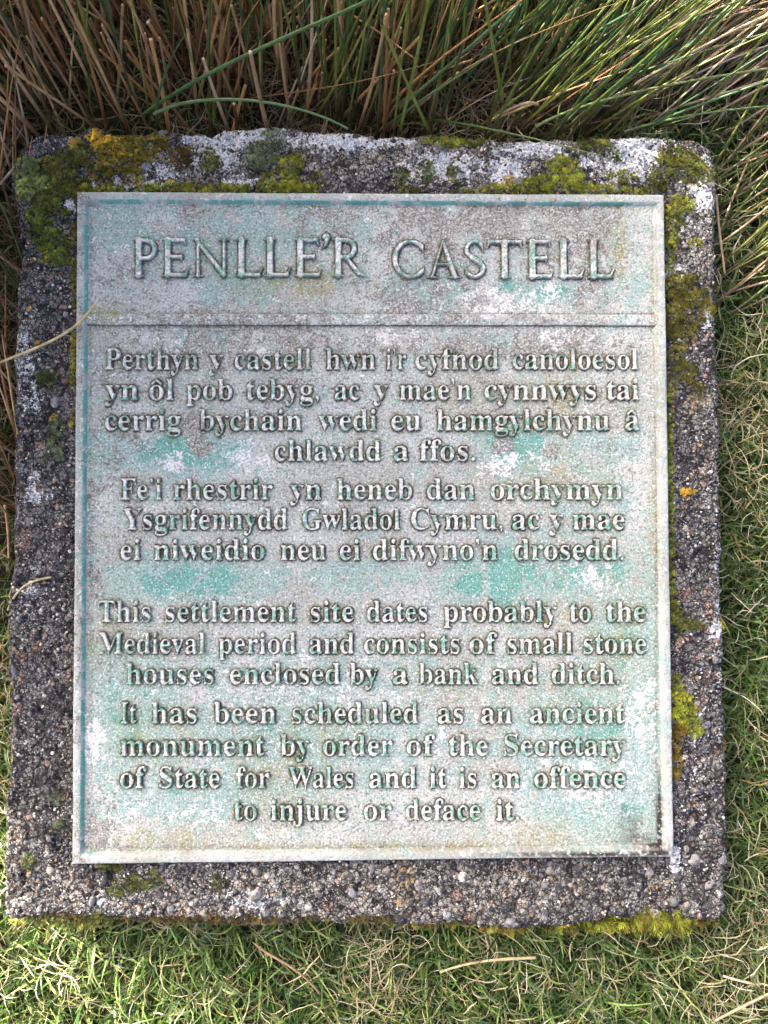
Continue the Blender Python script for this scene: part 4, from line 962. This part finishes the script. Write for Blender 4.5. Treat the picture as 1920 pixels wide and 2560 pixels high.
moss('grey green moss wisps low on the upper left side', [(138, 1080, 22, 40), (145, 1130, 20, 24), (125, 1150, 14, 14), (150, 2070, 20, 20), (70, 2150, 16, 24), (140, 1990, 18, 14)], cols=GG, w=(2, 1, 3, 1), seed=23, thr=.05)
moss('yellow moss dots in the gap left of the plaque', [(186, 590, 9, 26), (184, 870, 8, 36), (182, 940, 9, 30), (183, 1050, 6, 30), (185, 700, 6, 60)], cols=((.40, .32, .02), (.25, .25, .02), (.12, .14, .015), (.3, .2, .02)), thick=.002, seed=24)
moss('small olive moss spots along the bottom of the block', [(285, 2165, 34, 9), (545, 2205, 20, 18), (230, 2290, 30, 12), (72, 2155, 14, 22), (370, 2200, 40, 24), (300, 2210, 40, 26), (290, 2170, 40, 10)], cols=DK, seed=25, thr=.1)
moss('thick shaggy yellow green moss hanging over the bottom right edge', [(1560, 2325, 70, 22), (1640, 2320, 70, 34), (1690, 2310, 44, 30), (1630, 2290, 36, 20), (1480, 2328, 80, 16), (1390, 2332, 60, 12), (1700, 2335, 50, 18)], cols=((.24, .28, .018), (.40, .43, .03), (.09, .11, .01), (.26, .18, .02)), w=(3, 3, 3, 2), size=.0030, thick=.008, hang=True, h=1.5, seed=26, dens=1.3, thr=-.35)
moss('golden moss tuft hanging at the bottom right corner', [(1770, 2318, 34, 14), (1740, 2325, 30, 14)], cols=((.36, .26, .03), (.25, .24, .03), (.16, .12, .02), (.4, .3, .05)), size=.0022, thick=.004, hang=True, h=1.5, seed=27, dens=1.5, thr=-.35)
moss('rusty moss fringe under the bottom edge at centre right', [(x_, 2328, 34, 12) for x_ in range(1010, 1330, 40)], cols=((.26, .20, .02), (.20, .22, .02), (.12, .08, .015), (.3, .14, .02)), size=.0019, thick=.003, hang=True, h=1.4, seed=28, dens=1.1, thr=-.0)
moss('brown orange moss fringe under the bottom edge at left', [(x_, 2305 + 8 * math.sin(x_), 34, 9 + 5 * math.sin(x_ * 1.7)) for x_ in range(130, 980, 44)], cols=((.13, .09, .02), (.18, .15, .02), (.05, .04, .012), (.24, .12, .02)), w=(3, 2, 4, 1), size=.0015, thick=.001, hang=True, h=1.3, seed=29, dens=.9, thr=.05)
moss('pale shaggy moss hanging under the bottom left corner', [(60, 2312, 40, 16), (140, 2320, 50, 18), (210, 2325, 50, 18)], cols=((.22, .24, .05), (.30, .30, .06), (.14, .14, .03), (.3, .22, .05)), size=.0024, thick=.004, hang=True, h=1.5, seed=30, dens=1.5, thr=-.2)
moss('thin brown moss beside the lower right side of the block', [(1808, 700, 8, 26), (1815, 1560, 7, 30), (1822, 1880, 7, 40), (1798, 655, 8, 20)], cols=OR, thick=.001, hang=True, seed=31, thr=-.3)
LC = ((.75, .42, .02), (.8, .55, .03), (.65, .32, .01), (.75, .6, .1))
moss('golden yellow leafy lichen on the upper left rim', [(265, 360, 54, 22), (235, 345, 34, 16), (300, 378, 40, 16), (190, 350, 20, 12), (235, 320, 10, 7), (180, 370, 16, 14)], cols=LC, name='lichen', grp='yellow lichens on the block', size=.0013, thick=.0012, h=.35, seed=32, thr=.1)
moss('orange lichen spots among the brown moss', [(345, 432, 10, 8), (350, 395, 22, 10), (315, 365, 12, 8), (425, 458, 12, 9), (305, 335, 14, 7), (130, 515, 10, 8), (115, 398, 10, 14)], cols=LC, name='lichen', grp='yellow lichens on the block', size=.0012, thick=.001, h=.35, seed=33, thr=-.1)
moss('bright yellow lichen rosette on the right side of the block', [(1722, 1228, 18, 8), (1712, 1232, 11, 7)], cols=LC, name='lichen', grp='yellow lichens on the block', size=.0013, thick=.0015, h=.35, seed=34, thr=-.4)
moss('small yellow lichen spots on the left side', [(93, 857, 7, 6), (122, 642, 14, 10), (112, 620, 12, 8), (95, 572, 7, 7), (130, 1045, 12, 10), (75, 772, 5, 4)], cols=LC, name='lichen', grp='yellow lichens on the block', size=.0011, thick=.001, h=.35, seed=35, thr=-.2)
moss('tan yellow lichen beside the golden moss clump', [(1275, 450, 16, 12), (1270, 465, 12, 8), (1430, 410, 16, 8)], cols=((.42, .30, .08), (.5, .38, .12), (.35, .22, .05), (.5, .4, .2)), name='lichen', grp='yellow lichens on the block', size=.0012, thick=.001, h=.35, seed=36, thr=-.1)
